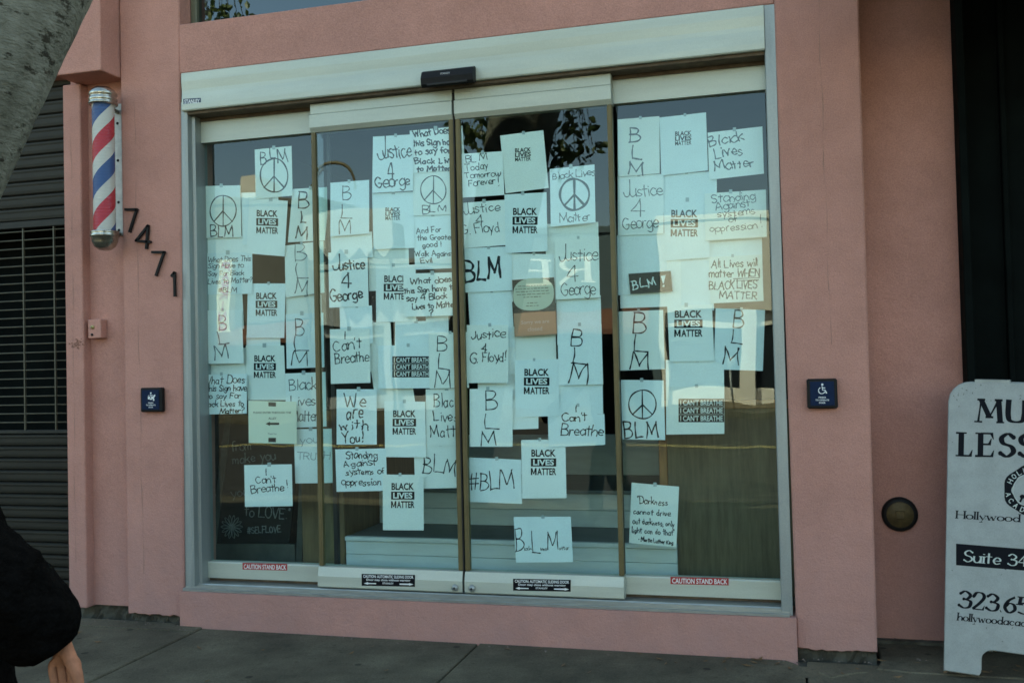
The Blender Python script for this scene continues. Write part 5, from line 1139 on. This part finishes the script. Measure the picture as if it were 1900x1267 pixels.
for q in (('B', (613, 434), (690, 430), (615, 482), 'blank white sheet under downward BLM, above the bold Justice 4 George sheet'), ('B', (683, 462), (758, 460), (685, 540), 'blank white sheet under the small blocky logo sheet'), ('B', (630, 570), (690, 567), (632, 640), 'blank white sheet under the bold Justice 4 George sheet'),
          ('B', (655, 598), (724.5, 598), (660, 690), "blank white sheet beside I Can't Breathe, above the brown gap"), ('B', (733, 597), (806, 595), (732.5, 680), 'blank white sheet above the printed breathe block'),
          ('B', (687, 679), (760, 679), (699, 757), 'blank white sheet beside We are with You, below the breathe block'), ('B', (790, 580), (832, 580), (791, 660), 'blank white sheet under the wide question sheet')):
    paper(*q, name='blank_sheet', tape=pr.random() < .5)

# --- C: sliding leaf with the closed notice
def closed_notice(l, l2):
    pass
o = paper('C', (950, 519.5), (1028, 514.5), (955, 625), 'terracotta and cream printed notice saying Sorry we are closed', None, mat=material('terracotta_print', (.50, .27, .17), .7, 0, .3, var=.03), tape=False)
o['category'] = 'notice'
Yc = BASEY['C']
l = Lay(lambda x, y, L: PY(x, y, Yc - .0004 * L)); l.poly([(950.5, 520), (1028, 515), (1030.5, 577), (953, 581.5)]); l.build('photo', material('dark_brown_photo', (.16, .10, .07), .6, 0, .3, col2=(.06, .04, .03), vscale=60), o)
l = Lay(lambda x, y, L: PY(x, y, Yc - .0012 - .0003 * L)); l.poly([(990 + 38 * math.copysign(abs(math.cos(t_)) ** .8, math.cos(t_)), 546 - 30 * math.copysign(abs(math.sin(t_)) ** .8, math.sin(t_)) - .06 * 38 * math.cos(t_)) for t_ in [2 * math.pi * k / 32 for k in range(32)]]); l.build('cream_panel', PAPER2, o)
l = Lay(lambda x, y, L: PY(x, y, Yc - .0022 - .0002 * L))
for k, (a, b_) in enumerate(((961, 1018), (956, 1020), (957, 1022), (959, 1020), (971, 1004), (978, 998), (976, 1002))):
    y_ = 532 + 5.2 * k + (6 if k > 4 else 0); x_ = a
    while x_ < b_ - 4: e = x_ + pr.uniform(3, 8); l.ribbon([(x_, y_ - .05 * (x_ - 950)), (min(e, b_), y_ - .05 * (e - 950))], 1.1, False); x_ = e + 1.6
l.build('small_print', material('brown_ink', (.16, .12, .09), .8), o)
l = Lay(lambda x, y, L: PY(x, y, Yc - .0022 - .0002 * L)); l.printed('Sorry we are', 967, 595, 1019, 604, .015, -.06); l.printed('closed', 979, 607, 1006, 615, .015, -.06); l.build('white_lettering', material('pale_pink_print', (.66, .48, .40), .8), o)
paper('C', (853, 286), (932, 281), (857, 367), 'sheet reading BLM Today Tomorrow Forever', lines(('BL', 865, 302, 883, 301, 12), ('M', 890, 285, 904, 298), ('Today', 863, 318, 906, 313, 13), ('Tomorrow', 863, 332, 928, 326, 11), ('Forever', 870, 346, 918, 341, 12), ('!', 923, 327, 927, 346), wd=1.8))
paper('C', (928, 252), (1008, 242), (938, 359), 'tilted sheet with small blocky BLACK LIVES MATTER logo, highest on its door leaf', logo(955.6, 275.5, 985, 300, -.06), ink=PRINT)
paper('C', (1020, 314), (1103, 305.5), (1022, 421), 'sheet reading Black Lives Matter round a thick peace symbol', both(lines(('Black Lives', 1026, 333, 1103, 325, 12), ('Matter', 1038, 413, 1095, 408, 15)), peace(1066, 361, 26.5, 29, 4.0)), ink=INK_F)
paper('C', (936, 361), (1014, 357), (938, 470), 'printed BLACK LIVES MATTER sheet under the tilted logo sheet', block(951, 386, 997.5, 433), ink=PRINT)
paper('C', (855, 377), (948, 370), (858, 461), 'sheet reading Justice 4 G. Floyd above the heavy BLM', lines(('J', 861, 377, 870, 399), ('ustice', 870, 398, 928, 391, 17), ('4', 883, 400, 896, 416), ('G. Floyd', 858, 436, 927, 430, 17), wd=1.9))
paper('C', (859, 461), (949, 457), (861, 543), 'wide sheet with BLM in very heavy black strokes', lines(('BLM', 863, 522, 930, 515, 37, 5.6)))
paper('C', (1029, 443), (1111, 439), (1031, 556), 'Justice 4 George sheet beside the closed notice', lines(('J', 1037, 452, 1050, 484), ('ustice', 1050, 484, 1108, 483, 23), ('4', 1053, 490, 1076, 522), ('George', 1041, 548, 1104, 545, 22), wd=1.8))
paper('C', (866, 603), (943, 603), (866.5, 710.5), 'sheet reading Justice 4 G. Floyd with exclamation mark', lines(('Justice', 874, 630, 936, 625, 17), ('4', 892, 633, 905, 653), ('G. Floyd!', 872, 674, 938, 669, 18), wd=1.9))
paper('C', (1034, 603), (1116, 601), (1037, 715), 'sheet with BLM written downwards below the closed notice row', col((1060, 608, 1084, 643), (1061, 647, 1085, 672), (1055, 675, 1087, 711), wd=2.4))
paper('C', (955, 668.5), (1036.6, 666), (956.5, 774), 'printed BLACK LIVES MATTER sheet below the closed notice', block(972, 684, 1019.5, 731), ink=PRINT)
paper('C', (1016, 754), (1121, 749), (1018, 830), "sheet with folded corner reading I Can't Breathe", lines(('I', 1067, 751, 1070, 764), ("Can't", 1042, 782, 1088, 780, 15), ('Breathe', 1041, 806, 1119, 808, 20)), cut=lambda i, j, n: (i == n - 1 and j < 2))
paper('C', (871.5, 721.5), (951, 721.5), (871.5, 828.5), 'sheet with BLM written downwards beside the meeting stile', col((902, 727, 924, 761), (901, 765, 928, 794), (893, 799, 921, 826), wd=2.4))
paper('C', (967, 816), (1049, 815), (969, 924.5), 'printed BLACK LIVES MATTER sheet beside the hashtag sheet', block(985, 833.6, 1032, 881), ink=PRINT, curl=.010)
paper('C', (870, 848.5), (967, 852.5), (871.5, 930.5), 'wide sheet reading hashtag BLM', lines(('#BLM', 871, 907, 952, 909, 33), wd=2.2), curl=.012)
paper('C', (953, 958.6), (1059, 958), (957.5, 1043), 'lowest sheet with tall B L M and small letters between', lines(('B', 957, 984, 972, 1023), ('L', 988, 986, 1002, 1023), ('M', 1016, 988, 1037, 1022), ('lack', 973, 1021, 986, 1020, 6.5, 1.1), ('ives', 1003, 1021, 1014, 1020, 6.5, 1.1), ('atter', 1038, 1020, 1056, 1019, 6.5, 1.1)), curl=.016)
paper('C', (945, 742), (999, 740), (945, 797), 'small tilted blank sheet peeking out under the printed sheet', name='blank_sheet', tape=False)
for q in (('C', (948, 470), (1029, 472), (950, 560), 'blank white sheet behind the top of the closed notice'), ('C', (868, 541), (949, 540), (874, 645), 'blank white sheet under the heavy BLM'),
          ('C', (880, 608), (955, 606), (882, 697), 'blank white sheet edging out beside the G. Floyd exclamation sheet'), ('C', (1032, 550), (1114.5, 548), (1034, 640), 'blank white sheet under the Justice 4 George sheet by the notice'),
          ('C', (951, 620), (1031, 618), (953, 700), 'blank white sheet under the closed notice'), ('C', (1036, 700), (1118, 698), (1037, 770), "blank white sheet above the folded corner I Can't Breathe"), ('C', (886, 692), (958, 690), (888, 770), 'blank white sheet beside BLM written downwards at the meeting stile'), ('C', (1012, 416), (1110, 412), (1013, 480), 'blank white sheet under the thick peace symbol')):
    paper(*q, name='blank_sheet', tape=pr.random() < .6)

# --- D: sidelight with the black card
card = lambda l, l2: (l2.text('BLM', 1175, 537, 1222, 529, 18, 2.6), l2.poly([(1226, 512), (1235, 510.5), (1231.5, 526), (1230, 526)]), l2.poly([(1229.5, 529), (1233, 528.5), (1233, 532), (1229.5, 532.5)]))
paper('D', (1166, 508), (1244.5, 502.7), (1169.5, 545.5), 'small black card with white BLM and exclamation mark', card, mat=PRINT, tape=False)
paper('D', (1146, 222), (1223.5, 216), (1146.5, 328), 'sheet with BLM written downwards, highest at its sidelight corner', col((1168, 234, 1191, 265), (1173, 273, 1189, 295), (1165, 302, 1192, 325)), ink=INK_F)
paper('D', (1223.5, 218.5), (1310, 209), (1227, 326), 'sheet with small blocky BLACK LIVES MATTER logo, highest on its sidelight', logo(1252.6, 244.5, 1283, 270.5, -.06), ink=PRINT)
paper('D', (1313, 246.5), (1414.5, 235), (1316, 334), 'wide handwritten Black Lives Matter sheet in the top corner', lines(('Black', 1317, 275, 1382, 262, 19), ('Lives', 1328, 294, 1378, 286, 18), ('Matter', 1327, 318, 1398, 309, 15), wd=1.9), ink=INK_F)
paper('D', (1307, 359.5), (1421, 352), (1309, 447), 'sheet reading Standing Against systems of oppression beside the silver jamb', lines(('Standing', 1321, 377, 1401, 370, 15), ('Against', 1328, 391, 1391, 384, 13), ('systems', 1332, 404, 1400, 397, 12), ('of', 1353, 413, 1368, 410, 11), ('oppression', 1318, 431, 1405, 424, 12), ('!', 1412, 402, 1415, 423), wd=1.7), ink=INK_F)
paper('D', (1146, 327), (1231, 323), (1146.5, 437.5), 'Justice 4 George sheet in pale grey marker under downward BLM', lines(('J', 1157, 334, 1171, 367), ('ustice', 1170, 366, 1229, 363, 22), ('4', 1171, 371, 1196, 402), ('George', 1156, 426, 1221, 421, 22), wd=1.8), ink=INK_F)
paper('D', (1231, 374), (1314.5, 368), (1234, 484), 'printed BLACK LIVES MATTER sheet in the upper middle of its sidelight', block(1244.5, 389.5, 1295, 439), ink=PRINT)
paper('D', (1315, 477), (1413.5, 472.5), (1318.5, 563), 'sheet reading All Lives will matter WHEN BLACK LIVES MATTER', both(lines(('All Lives will', 1320, 497, 1405, 493, 14), ('matter WHEN', 1316, 515, 1409, 513, 14), ('BLACK LIVES', 1316, 536, 1404, 535, 14), ('MATTER', 1335, 554, 1404, 554, 13), wd=1.9), lambda l, l2: (l.ribbon([(1361, 517.5), (1409, 515.5)], 1.5), l.ribbon([(1366, 521), (1408, 519.5)], 1.5))))
paper('D', (1238, 567), (1321, 565), (1242.5, 671.5), 'printed BLACK LIVES MATTER sheet between two downward BLM sheets', block(1251, 576, 1303.5, 625, -.01), ink=PRINT)
paper('D', (1148, 578), (1230.5, 575), (1151, 687.5), 'sheet with BLM written downwards under the small black card', col((1174, 583, 1198, 618), (1178, 622, 1203, 651), (1169, 653, 1201, 683), wd=2.6))
paper('D', (1328, 572), (1419.5, 575), (1324, 685), 'tilted sheet with BLM written downwards beside the silver jamb', col((1360, 578, 1377, 608), (1357, 613, 1376, 636), (1340, 644, 1370, 675), wd=2.2), curl=.012)
paper('D', (1152, 704.6), (1231.5, 705.6), (1154.7, 815), 'sheet with round peace symbol over large BLM', both(peace(1192, 750, 26, 26.5, 2.4), lines(('BLM', 1159, 812, 1224, 811, 33), wd=2.4)), curl=.010)
paper('D', (1236, 717), (1344, 715.5), (1236, 806), "sheet with black block repeating I CAN'T BREATHE over a blank strip", breathe(1259, 739.5, 1343.5, 783, 0.0), ink=PRINT, curl=.010)
paper('D', (1172, 895), (1260, 902.5), (1167, 1007), 'tilted sheet quoting Darkness cannot drive out darkness, lowest on its sidelight', lines(('"Darkness', 1183, 933, 1239, 938, 13), ('cannot drive', 1175, 953, 1244, 957, 11), ('out darkness; only', 1174, 971, 1251, 977, 10.5), ('light can do that"', 1173, 988, 1252, 993, 10.5), ('- Martin Luther King', 1184, 1003, 1249, 1010, 8), wd=1.3), curl=.02)
for q in (('D', (1231, 323), (1330, 318), (1231, 395), 'blank white sheet under the highest logo sheet'), ('D', (1145, 437), (1236, 433), (1147, 548), 'blank white sheet under the pale Justice 4 George sheet'),
          ('D', (1150, 486), (1263, 482), (1151, 572), 'blank white sheet behind the small black card'), ('D', (1240, 480), (1322, 476), (1243, 580), 'blank white sheet beside the small black card'),
          ('D', (1312, 440), (1413.5, 437), (1314, 520), 'blank white sheet under the oppression sheet by the silver jamb'), ('D', (1235, 668), (1343, 668), (1236, 750), 'blank white sheet above the printed breathe block by the pilaster')):
    paper(*q, name='blank_sheet', tape=pr.random() < .6)

# ================================================================== PASSER-BY (mostly outside the frame)
CLOTH = material('black_fleece', (.003, .003, .003), 1.0, 0, .02, var=.3, vscale=60, bump=1.0, bscale=34, bdist=.02)
SKIN = material('skin', (.27, .125, .075), .7, 0, .2, var=.16, vscale=60, bump=.5, bscale=160, bdist=.002)
DZ = 1.62
def B(x, y, dz=0.0): return Vector(PD(x, y, DZ + dz))
def skin_mesh(name, pts, edges, radii, root, mat, parent=None, subs=2):
    me = bpy.data.meshes.new(name); loc = Vector(WLOC[parent.name]) if parent else Vector((pts[root].x, pts[root].y, 0))
    me.from_pydata([tuple(p - loc) for p in pts], edges, []); o = bpy.data.objects.new(name, me); COL.objects.link(o)
    if parent: o.parent = parent
    else: o.location = loc
    WLOC[o.name] = tuple(loc)
    sk = o.modifiers.new('skin', 'SKIN'); ss = o.modifiers.new('sub', 'SUBSURF'); ss.levels = ss.render_levels = subs; sk.use_smooth_shade = True
    for i, r_ in enumerate(radii): sv = me.skin_vertices[0].data[i]; sv.radius = (r_, r_) if not hasattr(r_, '__len__') else r_; sv.use_root = (i == root)
    me.materials.append(mat); return o
hip = B(-150, 1190, .04); fx, fy = hip.x, hip.y
def Bp(dx, dy, z): return Vector((fx + dx, fy + dy, z))
fdir = Vector((-.96, -.27, 0)); sdir = Vector((-.27, .96, 0))       # walking direction and the person's far side
hipz = hip.z
P_ = [hip,                                             # 0 pelvis
      B(-165, 1060, .03), B(-190, 900, .03), B(-205, 800, .03), B(-215, 730, .03), B(-230, 640, .03), B(-238, 575, .03), B(-240, 530, .03),   # 1 waist 2 chest 3 upper chest 4 neck 5 head 6 crown 7 top
      B(-165, 860, -.12), B(-88, 1010, -.14), B(-2, 1100, -.12), B(66, 1160, -.08), B(104, 1203, -.06),      # 8 shoulder 9 upper arm 10 elbow 11 forearm 12 cuff
      hip + fdir * .02 - sdir * .09 + Vector((0, 0, -.05)), hip + fdir * .16 - sdir * .09 + Vector((0, 0, -.42)), hip + fdir * .20 - sdir * .09, hip,   # 13,14 leg; 15,16 replaced below
      B(-260, 840, .19), B(-330, 1000, .22), B(-400, 1090, .24), B(-470, 1150, .26)]
gr = gz(fy)
P_[15] = Vector((P_[14].x + fdir.x * .02, P_[14].y + fdir.y * .02, gr + .09)); P_[16] = P_[15] + fdir * .16 + Vector((0, 0, -.045))
r2 = [hip - fdir * .02 + sdir * .09 + Vector((0, 0, -.05)), hip - fdir * .06 + sdir * .09 + Vector((0, 0, -.42))]
r3 = Vector((r2[1].x - fdir.x * .24, r2[1].y - fdir.y * .24, gr + .11)); P_ += [r2[0], r2[1], r3, r3 + fdir * .13 + Vector((0, 0, -.065))]
E_ = [(0, 1), (1, 2), (2, 3), (3, 4), (4, 5), (5, 6), (6, 7), (3, 8), (8, 9), (9, 10), (10, 11), (11, 12), (0, 13), (13, 14), (14, 15), (15, 16), (3, 17), (17, 18), (18, 19), (19, 20), (0, 21), (21, 22), (22, 23), (23, 24)]
RD = [.135, .135, .15, .13, .055, .095, .085, .05, .085, .080, .072, .078, .056, .095, .07, .05, .04, .08, .07, .065, .05, .095, .07, .05, .04]
per = skin_mesh('person', P_, E_, RD, 0, CLOTH, None, 3)
tx_ = bpy.data.textures.new('cloth_folds', 'CLOUDS'); tx_.noise_scale = .085; tx_.noise_depth = 2
dm = per.modifiers.new('folds', 'DISPLACE'); dm.texture = tx_; dm.strength = .040; dm.mid_level = .5
tag(per, 'person in black hooded top walking past the shutter, bare hand swung back', 'person')
# the hand: palm and five separate fingers hanging from the cuff
wr = B(114, 1208, -.06); pm_ = B(123, 1240, -.06)
sd_ = Vector((RT[0], RT[1], RT[2])); dep = Vector(FW); dn = (pm_ - wr).normalized(); 
hp = [wr - dn * .045, wr - dn * .015, wr + dn * .014]; he = [(0, 1), (1, 2)]; hr = [(.017, .016), (.017, .014), (.020, .011)]
fing = [(-.019, .034, .0064), (-.006, .040, .0068), (.007, .038, .0066), (.019, .030, .0058)]
for k, (off, ln, r_) in enumerate(fing):
    b0 = wr + dn * .018 + sd_ * (off * .88) + dep * (off * .45); i = len(hp)
    c1 = dn + sd_ * (-.10 - .05 * k) ; c2 = dn + sd_ * (-.30 - .06 * k)
    hp += [b0, b0 + c1.normalized() * ln * .9, b0 + c1.normalized() * ln * .9 + c2.normalized() * ln * .62, b0 + c1.normalized() * ln * .9 + c2.normalized() * ln * .62 + (dn - sd_ * .55).normalized() * ln * .42]
    he += [(2, i), (i, i + 1), (i + 1, i + 2), (i + 2, i + 3)]; hr += [r_ * 1.15, r_ * 1.05, r_ * .95, r_ * .75]
i = len(hp); tb = wr - dn * .005 + sd_ * .014 - dep * .012
hp += [tb, tb + (dn * .8 + sd_ * .35 - dep * .3).normalized() * .035, tb + (dn * .8 + sd_ * .35 - dep * .3).normalized() * .035 + (dn - dep * .1).normalized() * .028]; he += [(1, i), (i, i + 1), (i + 1, i + 2)]; hr += [.0125, .0105, .008]
skin_mesh('hand', hp, he, hr, 1, SKIN, per, 2)
hd = Vector(B(-232, 625, .01)); m = MB(); m.lathe([(.02, -.115), (.075, -.09), (.098, -.03), (.10, .03), (.085, .085), (.045, .118), (.01, .125)], (hd.x, hd.y, hd.z), 'z', 20); m.build('hood', CLOTH, per)
fc = hd + fdir * .062; m = MB(); m.lathe([(.02, -.095), (.045, -.075), (.06, -.02), (.062, .03), (.05, .07), (.02, .085)], (fc.x, fc.y, fc.z - .005), 'z', 16)
nb = fc + fdir * .058; m.lathe([(.004, .02), (.010, 0), (.016, -.025), (.006, -.03)], (nb.x, nb.y, nb.z - .005), 'z', 8); m.build('face', SKIN, per)
for sg in (-1, 1):
    e = fc + fdir * .055 + sdir * .026 * sg + Vector((0, 0, .012)); m = MB(); m.lathe([(.002, -.006), (.009, 0), (.002, .006)], tuple(e), 'z', 8); m.build('eye', BLACK, per)
